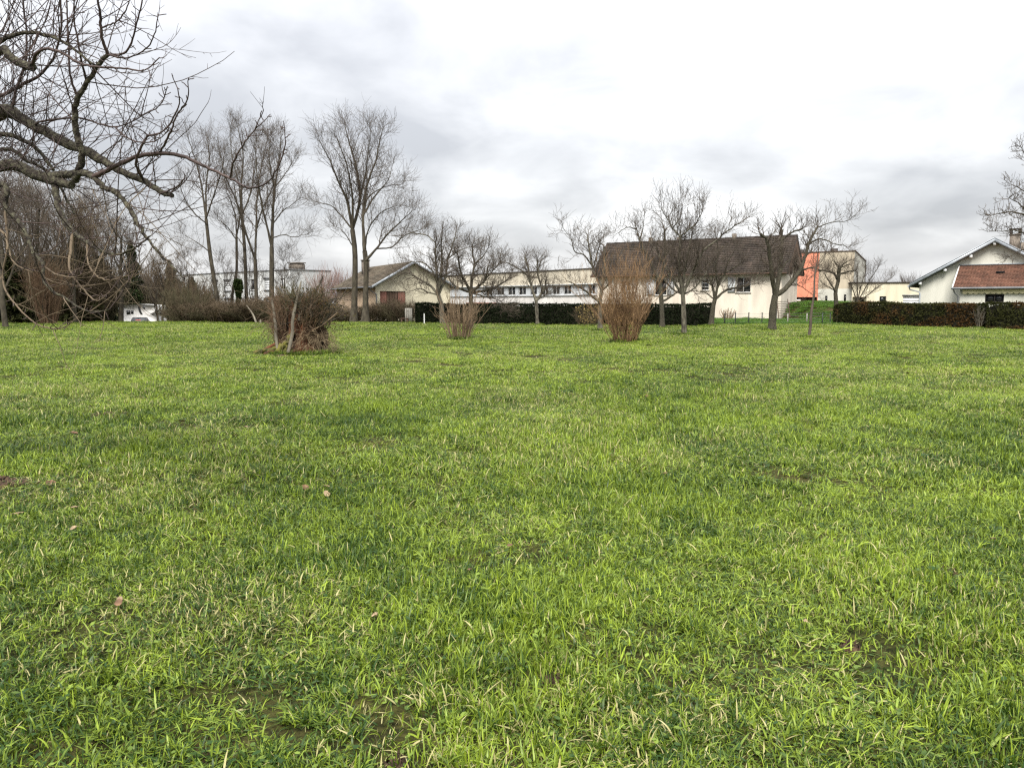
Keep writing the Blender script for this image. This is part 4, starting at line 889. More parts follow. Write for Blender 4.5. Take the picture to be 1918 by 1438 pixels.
traced_tree('orchard_tree', 'dense dark twiggy tree rising behind the small clump of stems', 'tree', gdist(620), [(881, 620), (882, 595), (882, 568), (882, 548)], 0.15, [
    ([(882, 548), (893, 539), (908, 524), (913, 500)], 0.09, 0.03, 0), ([(882, 548), (910, 544), (930, 537), (952, 523)], 0.08, 0.03, 0),
    ([(882, 548), (870, 525), (863, 510), (858, 480)], 0.09, 0.03, 0), ([(882, 548), (884, 520), (888, 495), (884, 465)], 0.09, 0.03, 0),
    ([(882, 548), (860, 540), (845, 528), (836, 510)], 0.07, 0.02, 0), ([(908, 524), (925, 505), (938, 490)], 0.05, 0.02, 0), ([(888, 495), (905, 480), (915, 465)], 0.05, 0.02, 0),
    ([(882, 548), (905, 555), (930, 560), (948, 572)], 0.05, 0.015, 0)], 12, FR, bark='bark_dark', twig='twig_grey', par=dict(OP, d2=5.6, n3=8, n4=3, l2=(0.5, 1.2), up2=0.03, up_side=0.15, sprout=3.0, lspr=(0.7, 1.5)))
traced_tree('orchard_tree', 'small pollarded tree alone before the dark hedge and white block', 'tree', gdist(608.5), [(1007, 608.5), (1006, 590), (1005, 575), (1004, 564)], 0.16, [
    ([(1004, 564), (994, 531), (990, 505), (983, 482)], 0.10, 0.06, 1), ([(995, 535), (986, 514), (968, 501), (949, 492)], 0.06, 0.03, 0),
    ([(1004, 564), (1018, 543), (1024, 524)], 0.10, 0.06, 1), ([(1016, 545), (1008, 514), (1005, 486)], 0.07, 0.045, 1), ([(1007, 513), (1013, 488)], 0.05, 0.04, 1),
    ([(1004, 564), (1022, 552), (1038, 540)], 0.05, 0.02, 0)], 13, FR, bark='bark_grey', par=dict(OP, d2=5.4, l2=(0.45, 1.2), n3=6, up2=0.04, up_side=0.15, sprout=1.2, lspr=(0.5, 1.4)))
traced_tree('orchard_tree', 'bare tree with open upswept limbs just left of the tall tan shrub', 'tree', gdist(621), [(1124, 621), (1124, 590), (1124, 564), (1127, 544)], 0.14, [
    ([(1124, 566), (1108, 554), (1091, 541), (1062, 526)], 0.08, 0.02, 0), ([(1127, 544), (1118, 520), (1111, 503), (1102, 457), (1100, 440)], 0.09, 0.03, 0),
    ([(1107, 495), (1093, 477), (1077, 472), (1069, 446), (1057, 430)], 0.05, 0.015, 0), ([(1127, 544), (1132, 499), (1131, 462)], 0.08, 0.05, 1),
    ([(1127, 544), (1140, 532), (1152, 512)], 0.06, 0.02, 0), ([(1111, 503), (1120, 470), (1128, 445)], 0.04, 0.015, 0)], 14, FR, bark='bark_grey', par=dict(OP, d2=4.0, n3=6, up2=0.04, up_side=0.15, l2=(0.6, 1.7)))
traced_tree('orchard_tree', 'bare tree with a lichen grey trunk just right of the tall tan shrub', 'tree', gdist(614.5), [(1241, 614.5), (1240, 590), (1239, 566), (1236, 530)], 0.17, [
    ([(1236, 530), (1222, 499), (1209, 472), (1198, 450), (1193, 430)], 0.10, 0.04, 0), ([(1236, 530), (1245, 486), (1244, 430)], 0.10, 0.07, 1),
    ([(1239, 566), (1262, 552), (1275, 540)], 0.08, 0.03, 0), ([(1193, 430), (1176, 426), (1156, 437)], 0.04, 0.015, 0), ([(1209, 472), (1190, 462), (1170, 466)], 0.04, 0.015, 0),
    ([(1245, 480), (1262, 455), (1270, 430)], 0.05, 0.02, 0), ([(1198, 450), (1204, 430), (1206, 410)], 0.05, 0.02, 0), ([(1236, 530), (1220, 520), (1205, 508)], 0.05, 0.02, 0)], 15, FR, bark='bark_lichen', par=dict(OP, sprout=1.6, lspr=(0.7, 1.8)))
traced_tree('orchard_tree', 'tallest orchard tree, a vase of upright shoots before the long brown roof', 'tree', gdist(629), [(1282, 629), (1281, 597), (1280, 570), (1279, 552)], 0.135, [
    ([(1279, 552), (1274, 519), (1272, 486), (1275, 441)], 0.09, 0.055, 1), ([(1279, 552), (1262, 528), (1254, 515), (1240, 486), (1226, 462)], 0.07, 0.02, 0),
    ([(1279, 552), (1290, 525), (1298, 508), (1316, 472), (1336, 455), (1360, 435), (1387, 417)], 0.08, 0.02, 0), ([(1275, 443), (1260, 428), (1250, 410), (1240, 392)], 0.045, 0.018, 0),
    ([(1275, 443), (1290, 430), (1303, 419), (1316, 396)], 0.045, 0.018, 0), ([(1279, 552), (1258, 540), (1240, 520), (1222, 510)], 0.05, 0.018, 0),
    ([(1279, 552), (1282, 510), (1290, 470), (1296, 440)], 0.07, 0.025, 0), ([(1279, 552), (1300, 540), (1318, 518), (1330, 500)], 0.05, 0.018, 0), ([(1260, 428), (1275, 405), (1278, 385)], 0.035, 0.015, 0)], 16, FR, bark='bark_grey', par=dict(OP, d2=5.2, n3=7, sprout=4.2, lspr=(0.8, 1.9), rmin=0.005))
traced_tree('orchard_tree', 'wide low tree with a short mossy trunk at the right end of the dark hedge', 'tree', gdist(611), [(1331, 611), (1334, 590), (1336, 573), (1339, 561)], 0.20, [
    ([(1339, 561), (1334, 535), (1328, 520), (1312, 505)], 0.10, 0.03, 0), ([(1339, 561), (1345, 535), (1356, 514), (1370, 505), (1386, 494)], 0.10, 0.03, 0),
    ([(1339, 561), (1358, 545), (1383, 538), (1401, 533), (1422, 531)], 0.09, 0.025, 0), ([(1345, 535), (1340, 500), (1346, 470), (1340, 440)], 0.06, 0.02, 0),
    ([(1334, 535), (1318, 525), (1296, 520)], 0.05, 0.02, 0), ([(1356, 514), (1366, 485), (1380, 465)], 0.05, 0.018, 0), ([(1339, 561), (1320, 548), (1300, 545)], 0.05, 0.02, 0)], 17, FR, bark='bark_lichen', par=dict(OP, d2=5.0, n3=7, l2=(0.5, 1.5)))
traced_tree('orchard_tree', 'stout forked tree with sawn-off limbs before the orange wall', 'tree', gdist(620), [(1446, 620), (1447, 595), (1449, 572), (1452, 553)], 0.25, [
    ([(1452, 553), (1446, 517), (1441, 473), (1435, 447), (1424, 438)], 0.15, 0.08, 1), ([(1452, 553), (1459, 521), (1463, 481), (1464, 449), (1464, 430)], 0.14, 0.085, 1),
    ([(1464, 452), (1472, 443), (1485, 435), (1504, 428)], 0.06, 0.045, 1), ([(1452, 553), (1466, 545), (1481, 529), (1497, 509), (1507, 485), (1515, 457), (1531, 426)], 0.15, 0.06, 1),
    ([(1515, 457), (1530, 449), (1544, 449), (1562, 457), (1582, 460)], 0.05, 0.02, 0), ([(1497, 509), (1521, 501), (1541, 508)], 0.05, 0.018, 0),
    ([(1453, 520), (1445, 509), (1429, 508), (1417, 517)], 0.06, 0.025, 0), ([(1459, 521), (1470, 495), (1482, 485)], 0.06, 0.02, 0), ([(1531, 426), (1560, 416), (1585, 414), (1604, 402)], 0.04, 0.014, 0),
    ([(1481, 529), (1500, 536), (1516, 548)], 0.035, 0.012, 0)], 18, FR, bark='bark_lichen', par=dict(OP, d2=3.8, n3=6, l2=(0.5, 1.5), sprout=1.6, lspr=(0.6, 1.4)))
traced_tree('young_tree', 'slender young tree with a pale leaning stem before the green bank', 'tree', gdist(634), [(1513, 634), (1518, 612), (1519, 590), (1525, 550)], 0.066, [
    ([(1525, 550), (1526, 515), (1532, 480), (1533, 445)], 0.0475, 0.014, 0), ([(1528, 505), (1538, 490), (1546, 478)], 0.02, 0.01, 0)], 19, FR, bark='twig_grey', twig='twig_grey', par=dict(OP, d2=3.6, l2=(0.3, 0.9), n3=4, n4=2, rmin=0.006, t0=0.3))
traced_tree('pollarded_tree', 'knobbly pollarded tree standing behind the left end of the right hedge', 'tree', 58.0, [(1566, 598), (1566, 566), (1565, 547), (1570, 527)], 0.17, [
    ([(1565, 545), (1551, 524), (1546, 514)], 0.07, 0.03, 0), ([(1570, 527), (1562, 513), (1546, 507), (1532, 506)], 0.09, 0.05, 1), ([(1570, 527), (1571, 512), (1572, 500)], 0.16, 0.12, 1),
    ([(1571, 514), (1588, 509), (1599, 508)], 0.08, 0.045, 1), ([(1571, 503), (1585, 497), (1590, 496)], 0.06, 0.04, 1), ([(1572, 500), (1585, 491), (1596, 487)], 0.05, 0.02, 0), ([(1572, 500), (1562, 488), (1556, 478)], 0.04, 0.018, 0), ([(1565, 545), (1550, 536), (1540, 530)], 0.05, 0.02, 0)], 20, None, bark='bark_lichen', par=dict(OP, d2=4, l2=(0.3, 0.9), n3=5))
traced_tree('multi_stem_tree', 'fan-shaped bare tree of several thin stems behind the right hedge', 'tree', 59.0, [(1604, 598), (1604, 580), (1605, 568)], 0.10, [
    ([(1605, 568), (1598, 545), (1590, 520)], 0.05, 0.02, 0), ([(1605, 568), (1618, 545), (1632, 520), (1645, 500)], 0.05, 0.02, 0), ([(1605, 568), (1622, 555), (1645, 537), (1668, 523)], 0.05, 0.02, 0),
    ([(1605, 568), (1606, 540), (1606, 512)], 0.05, 0.02, 0), ([(1605, 568), (1612, 540), (1622, 505)], 0.05, 0.02, 0)], 21, None, bark='bark_dark', twig='twig_grey', par=dict(OP, d2=4.5, l2=(0.4, 1.0), n3=5, up2=0.16))
traced_tree('edge_tree', 'bare tree with knuckled twigs reaching in from the right edge of the view', 'tree', 44.0, [(1970, 612), (1968, 560), (1965, 500), (1962, 450)], 0.20, [
    ([(1962, 450), (1940, 420), (1915, 402), (1890, 398), (1856, 404)], 0.09, 0.015, 0), ([(1962, 450), (1945, 400), (1925, 365), (1905, 350), (1892, 344)], 0.08, 0.015, 0), ([(1962, 450), (1955, 380), (1930, 320), (1914, 276)], 0.09, 0.015, 0),
    ([(1966, 500), (1940, 475), (1915, 468), (1892, 480)], 0.06, 0.015, 0), ([(1962, 460), (1935, 445), (1905, 432), (1862, 434)], 0.06, 0.012, 0), ([(1962, 450), (1985, 380), (1990, 320)], 0.09, 0.02, 0), ([(1940, 420), (1912, 385), (1890, 372)], 0.05, 0.014, 0)],
    22, None, bark='bark_dark', twig='twig_grey', par=dict(OP, d2=3.4, l2=(0.35, 0.9), n3=5, n4=2, l4=(0.06, 0.16), up2=0.04, w2=0.24, w3=0.26, rmin=0.009), spread=0.4)

# tall trees left of centre
TG = 'tall bare trees beyond the field'
TP = dict(ldr=0.3, d2=2.8, l2=(1.0, 2.7), up2=0.10, n3=6, l3=(0.6, 1.7), up3=0.08, n4=3, l4=(0.3, 0.9), rmin=0.0062, ang2=(0.4, 0.95), w2=0.13, t0=0.2, up_side=0.25, r2=0.36)
traced_tree('tall_tree', 'leftmost tall bare tree, its single trunk leaning left before the apartment block', 'tree', 66.0, [(414, 602), (402, 530), (393, 472), (386, 410)], 0.19, [
    ([(386, 410), (378, 350), (366, 300), (352, 256)], 0.10, 0.03, 0), ([(386, 410), (402, 361), (416, 317), (420, 290)], 0.08, 0.025, 0), ([(386, 410), (386, 350), (392, 300), (388, 265)], 0.09, 0.03, 0), ([(388, 420), (365, 400), (345, 370), (335, 340)], 0.06, 0.02, 0), ([(393, 472), (370, 455), (345, 440)], 0.05, 0.02, 0)], 31, TG, bark='bark_dark', par=TP)
traced_tree('tall_tree', 'thin crooked bare tree second from the left among the tall ones', 'tree', 69.0, [(430, 602), (436, 545), (443, 510), (443, 442)], 0.14, [
    ([(443, 442), (440, 400), (425, 360), (420, 325)], 0.07, 0.02, 0), ([(443, 442), (450, 400), (448, 350), (436, 300), (430, 245)], 0.08, 0.025, 0), ([(443, 450), (425, 425), (408, 412)], 0.05, 0.02, 0)], 32, TG, bark='bark_dark', par=TP)
traced_tree('tall_tree', 'straight tall bare tree in the middle of the left cluster', 'tree', 67.0, [(463, 602), (461, 540), (458, 463), (453, 404)], 0.17, [
    ([(453, 404), (452, 346), (455, 290), (445, 236)], 0.11, 0.025, 0), ([(453, 404), (440, 370), (422, 330), (412, 290)], 0.07, 0.02, 0), ([(453, 404), (468, 365), (478, 310), (480, 260)], 0.08, 0.02, 0), ([(458, 463), (440, 440), (425, 432)], 0.05, 0.02, 0)], 33, TG, bark='bark_dark', par=TP)
traced_tree('tall_tree', 'tall bare tree whose trunk forks low, right of the straight one', 'tree', 65.0, [(482, 602), (480, 550), (478, 486)], 0.18, [
    ([(478, 486), (462, 440), (446, 390), (438, 340)], 0.11, 0.025, 0), ([(478, 486), (480, 430), (482, 370), (490, 310), (500, 262)], 0.11, 0.025, 0), ([(480, 430), (492, 390), (510, 350), (515, 300)], 0.07, 0.02, 0)], 34, TG, bark='bark_dark', par=TP)
traced_tree('tall_tree', 'thickest tall bare tree of the left cluster, just above the brush pile', 'tree', 63.0, [(510, 602), (509, 559), (509, 463)], 0.23, [
    ([(509, 463), (511, 404), (514, 352), (522, 302), (528, 256)], 0.15, 0.03, 0), ([(509, 463), (499, 419), (490, 380), (482, 330), (478, 285)], 0.10, 0.025, 0), ([(511, 420), (530, 395), (545, 385), (563, 370)], 0.06, 0.02, 0), ([(509, 446), (530, 440), (552, 444), (575, 438)], 0.05, 0.015, 0),
    ([(514, 352), (535, 325), (550, 300)], 0.06, 0.02, 0), ([(514, 352), (505, 310), (505, 268)], 0.07, 0.02, 0)], 35, TG, bark='bark_dark', par=TP)
traced_tree('tall_tree', 'big upright bare tree before the gabled house, left trunk of the pair', 'tree', 59.0, [(662, 604), (664, 560), (665, 477), (660, 430)], 0.25, [
    ([(660, 430), (650, 375), (636, 346), (618, 300), (600, 268)], 0.12, 0.025, 0), ([(660, 430), (674, 375), (668, 317), (655, 270), (646, 236)], 0.14, 0.03, 0), ([(660, 430), (660, 370), (650, 310), (632, 262)], 0.10, 0.025, 0), ([(660, 430), (640, 405), (620, 385), (600, 380)], 0.07, 0.02, 0), ([(672, 380), (684, 330), (690, 285), (694, 245)], 0.08, 0.02, 0), ([(665, 470), (648, 440), (632, 425)], 0.05, 0.02, 0)], 36, TG, bark='bark_dark', par=TP)
traced_tree('tall_tree', 'big bare tree before the gabled house, right trunk with a limb swung right', 'tree', 58.0, [(684, 604), (685, 550), (686, 500), (683, 470)], 0.24, [
    ([(683, 470), (680, 404), (688, 346), (705, 295), (716, 245)], 0.13, 0.03, 0), ([(685, 488), (705, 466), (723, 442), (745, 420), (772, 396)], 0.10, 0.025, 0), ([(680, 404), (700, 370), (725, 340), (735, 312)], 0.08, 0.02, 0), ([(705, 466), (735, 462), (760, 440), (790, 430)], 0.06, 0.02, 0), ([(680, 404), (690, 370), (722, 350), (752, 345)], 0.06, 0.02, 0), ([(683, 470), (690, 430), (712, 400), (738, 385)], 0.07, 0.02, 0)], 37, TG, bark='bark_dark', par=TP)

# ------------------------------------------------------------------ woodland along the left edge
def free_tree(name, label, loc, seed, h=10.0, rt=0.18, nl=9, bark='bark_dark', twig='twig_grey', group=None, par=None):
    r = np.random.default_rng(seed); root = thing(name, label, 'tree', loc, group); o = np.array(loc, float)
    T = np.array([(0, 0, -0.3), (0.1 * r.normal(), 0.1 * r.normal(), h * 0.2), (0.25 * r.normal(), 0.25 * r.normal(), h * 0.5), (0.4 * r.normal(), 0.4 * r.normal(), h * 0.8)]) + o
    T = smooth_line(T, 14); tr = np.linspace(1, 0.3, 14) * rt; tr[0] *= 1.2
    g = Geo(); g.tube(T, tr, 9); g.build('trunk', M[bark], root, smooth=True)
    u = np.linspace(0.3, 1.0, nl) ** 0.9; idx = (u * 13).astype(int); az = np.arange(nl) * 2.4 + r.random(nl)
    di = np.stack([np.cos(az) * 0.75, np.sin(az) * 0.75, np.full(nl, 0.75) + 0.3 * u], -1)
    Pl, Rl = grow(r, T[idx], di, h * r.uniform(0.28, 0.48, nl) * (1.2 - 0.6 * u), tr[idx] * 0.55, 9, 0.10, 0.09, 0.3)
    for k in range(nl):
        g = Geo(); g.tube(Pl[k], Rl[k], 6); g.build('limb', M[bark], root, smooth=True)
    crown(root, r, list(Pl), list(Rl), twig, **(par or dict(TP, n3=5, n4=2, d2=1.7, l2=(0.9, 2.6), rmin=0.0085)))
    return root
def place(px, D): x = P(px, HOR, D)[0]; return (x, D, gz(x, D))
ORD = ['leftmost', 'second from the left', 'third from the left', 'fourth from the left', 'fifth from the left', 'sixth from the left', 'seventh from the left', 'eighth from the left', 'ninth from the left', 'tenth from the left'] + [w + ' from the left' for w in ('eleventh', 'twelfth', 'thirteenth', 'fourteenth', 'fifteenth', 'sixteenth', 'seventeenth', 'eighteenth', 'nineteenth', 'twentieth', 'twenty-first', 'twenty-second', 'twenty-third', 'twenty-fourth', 'twenty-fifth', 'twenty-sixth', 'twenty-seventh', 'twenty-eighth')]
def ordinals(group, fmt):
    o = [x for x in S.objects if x.parent is None and x.get('group') == group]; o.sort(key=lambda x: x.location.x / x.location.y)
    for k, x in enumerate(o): x['label'] = fmt % ORD[k]
WG = 'bare trees of the woodland at the left edge'
wl = 'bare woodland tree standing in the thicket at the left edge of the field'
protos = [free_tree('woodland_tree', wl, place(45, 60), 41, 10.5, 0.18, 10, group=WG), free_tree('woodland_tree', wl, place(112, 65), 42, 9.5, 0.16, 9, group=WG), free_tree('woodland_tree', wl, place(190, 63), 43, 9.0, 0.17, 11, twig='twig_brown', group=WG)]
for k, (px, D, sc) in enumerate(((8, 49, 1.0), (80, 55, 1.02), (140, 58, 0.95), (166, 74, 1.15), (190, 70, 0.98), (304, 80, 0.8), (292, 84, 0.78), (-35, 52, 1.1), (62, 72, 1.35), (125, 80, 1.3), (20, 66, 1.25), (-10, 75, 1.45))):
    copy_tree(protos[k % 3], place(px, D), k * 1.7, (sc, sc, sc * (0.95 + 0.1 * (k % 3))), wl, WG)
ordinals(WG, 'bare tree in the woodland at the left edge, %s')
wt = free_tree('ivy_tree', 'reddish brown trunked tree rising beside the white motorhome', place(224, 62), 44, 8.6, 0.21, 9)
SG = 'thin saplings before the pale apartment block'
sap = free_tree('sapling', 'thin bare sapling', place(352, 65), 45, 6.2, 0.06, 10, group=SG, par=dict(TP, d2=3.0, l2=(0.5, 1.4), n3=4, n4=2, l3=(0.3, 0.9), rmin=0.006))
for k_, (px_, D_, s_) in enumerate(((424, 68, 0.95), (472, 68, 1.0), (534, 66, 1.0))): copy_tree(sap, place(px_, D_), k_ * 1.3 + 1, s_, 'thin bare sapling', SG)
ordinals(SG, 'thin bare sapling before the pale apartment block, %s')
def far_twig_tree(px, D, h, w, seed, label, name='distant_tree', mat='twig_pink', n=46):
    r = np.random.default_rng(seed); loc = place(px, D); root = thing(name, label, 'tree', loc); o = np.array(loc, float)
    g = Geo(); g.tube([o + (0, 0, -0.3), o + (0, 0, h * 0.28)], [0.2, 0.14], 8); g.build('trunk', M['bark_dark'], root, True)
    tw = Twigs(); az = r.random(n) * 6.28; sp = np.sqrt(r.random(n)) * w; di = np.stack([np.cos(az) * sp, np.sin(az) * sp, np.ones(n)], -1)
    st = np.tile(o + (0, 0, h * 0.22), (n, 1)); P2, R2 = grow(r, st, di, h * r.uniform(0.6, 0.8, n), np.full(n, 0.04), 8, 0.07, 0.06, 0.3); tw.add(P2, R2, 4)
    p, t, rr, u = pickN(r, P2, R2, 12, 0.2); P3, R3 = grow(r, p, side_dir(r, t, r.uniform(0.2, 0.6, len(p)), 0.4), h * r.uniform(0.1, 0.25, len(p)), np.full(len(p), 0.013), 5, 0.1, 0.1, 0.6); tw.add(P3, R3, 3)
    tw.build('crown', M[mat], root)
far_twig_tree(606, 92, 7.2, 0.55, 51, 'pinkish brush-like bare tree above the brush pile, left of the gabled house')
far_twig_tree(1702, 140, 6.6, 0.6, 52, 'tiny round bare tree on the skyline left of the white gabled house', mat='twig_grey')
far_twig_tree(640, 84, 6.4, 0.5, 53, 'second pinkish bare tree half hidden behind the gabled house roof')

def conifer(name, label, px, D, h, w, seed, col=((0.010, 0.020, 0.007), (0.030, 0.045, 0.014)), ivy=False):
    r = np.random.default_rng(seed); loc = place(px, D); root = thing(name, label, 'tree', loc); o = np.array(loc, float)
    g = Geo(); g.tube([o + (0, 0, -0.3), o + (0, 0, h * 0.97)], [0.2, 0.03], 8); g.build('trunk', M['bark_dark'], root, True)
    n = 7000; u = r.random(n) ** 0.8 if not ivy else r.random(n); z = h * (0.08 + 0.92 * u); tier = 0.75 + 0.25 * np.sin(u * 38 + r.normal(0, .4, n))
    rad = (w * (1 - u) ** 0.8 * tier + 0.08) if not ivy else w * (0.55 + 0.45 * np.sin(u * 7 + 1)) * (1 - 0.6 * u ** 3)
    az = r.random(n) * 6.283; lob = 0.75 + 0.35 * np.sin(az * 3 + u * 9); q = rad * lob * r.uniform(0.35, 1.0, n) ** 0.6
    c = o + np.stack([np.cos(az) * q, np.sin(az) * q, z - 0.25 * q], -1)
    a = nrm(np.stack([np.cos(az), np.sin(az), -0.35 + r.normal(0, 0.35, n)], -1) + r.normal(0, 0.35, (n, 3))); b = nrm(np.cross(a, r.normal(size=(n, 3))))
    L = r.uniform(0.10, 0.26, n)[:, None]; W = L * 0.45
    v = np.stack([c - a * L - b * W * 0.2, c + b * W, c + a * L, c - b * W], 1).reshape(-1, 3)
    k = r.random((n, 1)); cc = np.array(col[0]) * (1 - k) + np.array(col[1]) * k
    obj('crown', v, np.arange(n * 4).reshape(-1, 4), M['leafy'], root, attr={'col': ('POINT', np.repeat(cc, 4, 0))}, kind='stuff')
conifer('dark_conifer', 'dark narrow evergreen rising behind the white motorhome', 250, 92.5, 10.5, 2.3, 61)
conifer('spruce_tree', 'pointed spruce left of the pale apartment block', 321, 98, 8.4, 2.6, 62, ((0.02, 0.028, 0.010), (0.06, 0.065, 0.026)))
conifer('small_spruce', 'small spruce top poking above the thicket beside the apartment block', 362, 112, 6.8, 2.2, 63, ((0.02, 0.028, 0.010), (0.05, 0.06, 0.022)))
conifer('woodland_evergreen', 'dark evergreen inside the woodland behind the hanging branches', 150, 61, 6.6, 2.0, 64, ((0.02, 0.026, 0.008), (0.055, 0.055, 0.02)))
conifer('shady_evergreen', 'dark evergreen low in the woodland at the far left edge', 22, 58.5, 5.2, 2.0, 66, ((0.018, 0.024, 0.008), (0.05, 0.052, 0.018)))
conifer('wood_edge_evergreen', 'dark evergreen at the wood edge just left of the motorhome', 192, 66, 5.6, 1.3, 67, ((0.012, 0.020, 0.007), (0.035, 0.045, 0.016)))
conifer('ivy_column', 'ivy covered stump column among the tall bare trees', 447, 66, 3.7, 0.55, 65, ((0.016, 0.028, 0.009), (0.05, 0.075, 0.02)), True)

# ------------------------------------------------------------------ thickets and shrubs
def shrub(name, label, cat, loc, seed, h=2.2, w=0.9, stems=60, n2=7, n3=4, mat='twig_brown', r0=0.014, rmin=0.006, base=0.25, splay=0.35, group=None, up=0.10, dead=None, wander=0.07, hvar=(0.7, 1.0)):
    """many stems from one stool; stems and side twigs are one mass of shoots each"""
    r = np.random.default_rng(seed); root = thing(name, label, cat, loc, group); o = np.array(loc, float); n = stems
    az = r.random(n) * 6.283; q = np.sqrt(r.random(n)); st = o + np.stack([np.cos(az) * q * base, np.sin(az) * q * base, np.full(n, -0.06)], -1)
    di = np.stack([np.cos(az) * q * splay * w, np.sin(az) * q * splay * w, np.ones(n)], -1) + r.normal(0, 0.06, (n, 3))
    P1, R1 = grow(r, st, di, h * r.uniform(*hvar, n) * (1.05 - 0.12 * q), r0 * r.uniform(0.7, 1.3, n), 9, wander, up * 0.3, 0.35)
    if group is None and name in ('tall_shrub', 'stem_clump'): soil_ring(root, o[0], o[1], base + 0.22, seed)
    t1 = Twigs(); t1.add(P1, R1, 5); t1.build('stems', M[mat], root)['kind'] = 'stuff'
    t2 = Twigs(); p, t, rr, u = pickN(r, P1, R1, n2, 0.25); N = len(p)
    P2, R2 = grow(r, p, side_dir(r, t, r.uniform(0.25, 0.8, N), 0.3), h * r.uniform(0.12, 0.32, N), np.clip(rr * 0.6, rmin, 1), 5, 0.13, up, 0.5); t2.add(P2, R2, 3)
    if n3:
        p, t, rr, u = pickN(r, P2, R2, n3, 0.2); N = len(p)
        P3, R3 = grow(r, p, side_dir(r, t, r.uniform(0.3, 0.9, N), 0.3), h * r.uniform(0.05, 0.13, N), np.full(N, rmin * 0.85), 3, 0.1, up, 0.7); t2.add(P3, R3, 3)
    t2.build('twigs', M[mat], root)['kind'] = 'stuff'
    return root
x, D = P(1170, 640, gdist(640.5))[0], gdist(640.5)
tan = shrub('tall_shrub', 'tall tan coppiced shrub fanning up from one stool on the lawn', 'shrub', (x, D, gz(x, D)), 71, 3.5, 1.0, 140, 6, 2, 'twig_tan', 0.012, 0.0055, 0.46, 0.58, hvar=(0.3, 1.06), up=0.36, wander=0.15)
def shrub_leaves(root, seed, n, zr, rr, cols, size=(0.03, 0.055), off=(0, 0)):
    r = np.random.default_rng(seed); o = np.array(root.location); az = r.random(n) * 6.283; z = r.uniform(*zr, n); q = np.sqrt(r.random(n)) * rr * (0.5 + 0.5 * z / zr[1])
    c = o + np.stack([np.cos(az) * q + off[0], np.sin(az) * q + off[1], z], -1); a = nrm(r.normal(size=(n, 3)) + (0, 0, -0.8)); b = nrm(np.cross(a, r.normal(size=(n, 3)))); L = r.uniform(*size, n)[:, None]
    v = np.stack([c - a * L, c + b * L * 0.5, c + a * L, c - b * L * 0.5], 1).reshape(-1, 3); k = r.random((n, 1)); cc = np.array(cols[0]) * (1 - k) + np.array(cols[1]) * k
    obj('leaves', v, np.arange(n * 4).reshape(-1, 4), M['leafy'], root, attr={'col': ('POINT', np.repeat(cc, 4, 0))}, kind='stuff')
shrub_leaves(tan, 1, 420, (0.4, 1.7), 0.9, ((0.30, 0.17, 0.06), (0.5, 0.38, 0.18)))
x, D = P(1100, 607, 51)[0], 50.5
yl = shrub('yellow_leaved_shrub', 'low shrub with old yellow leaves before the hedge, left of the tan shrub', 'shrub', (x, D, gz(x, D)), 72, 1.5, 1.2, 40, 5, 2, 'twig_brown', 0.01, 0.006, 0.5, 0.5)
shrub_leaves(yl, 2, 230, (0.25, 1.45), 0.95, ((0.17, 0.12, 0.04), (0.34, 0.26, 0.11)), (0.05, 0.09))
x, D = P(860, 636, gdist(636))[0], gdist(636)
shrub('stem_clump', 'small clump of buff cut-back stems before the dark twiggy tree', 'shrub', (x, D, gz(x, D)), 73, 2.5, 1.1, 66, 4, 2, 'twig_buff', 0.015, 0.006, 0.44, 0.36, hvar=(0.3, 1.0))
x, D = P(1362, 598, 69.5)[0], 69.5
shrub('pruned_bush', 'small hard pruned bush at the foot of the long house wall', 'shrub', (x, D, gz(x, D)), 74, 1.15, 1.0, 26, 2, 0, 'twig_buff', 0.035, 0.02, 0.3, 0.42, hvar=(0.7, 1.0))
g = Geo(); x0, x1 = P(1345, 600, 69)[0], P(1376, 600, 69)[0]; z = gz((x0 + x1) / 2, 69)
for k in range(6): a = x0 + (x1 - x0) * k / 6; g.box(a, a + (x1 - x0) / 6 * 0.94, 68.8, 69.05, z - 0.1, z + 0.10 + 0.015 * (k % 2))
g.lone('stone_edging', M['white_paint'], 'short white stone edging in the grass under the pruned bush', 'edging')
x, D = P(92, 612, 55)[0], 55.0
shrub('red_brown_bush', 'reddish brown many-stemmed bush at the wood edge under the hanging branches', 'shrub', (x, D, gz(x, D)), 75, 4.4, 1.0, 80, 6, 3, 'twig_rust', 0.02, 0.009, 0.5, 0.33)

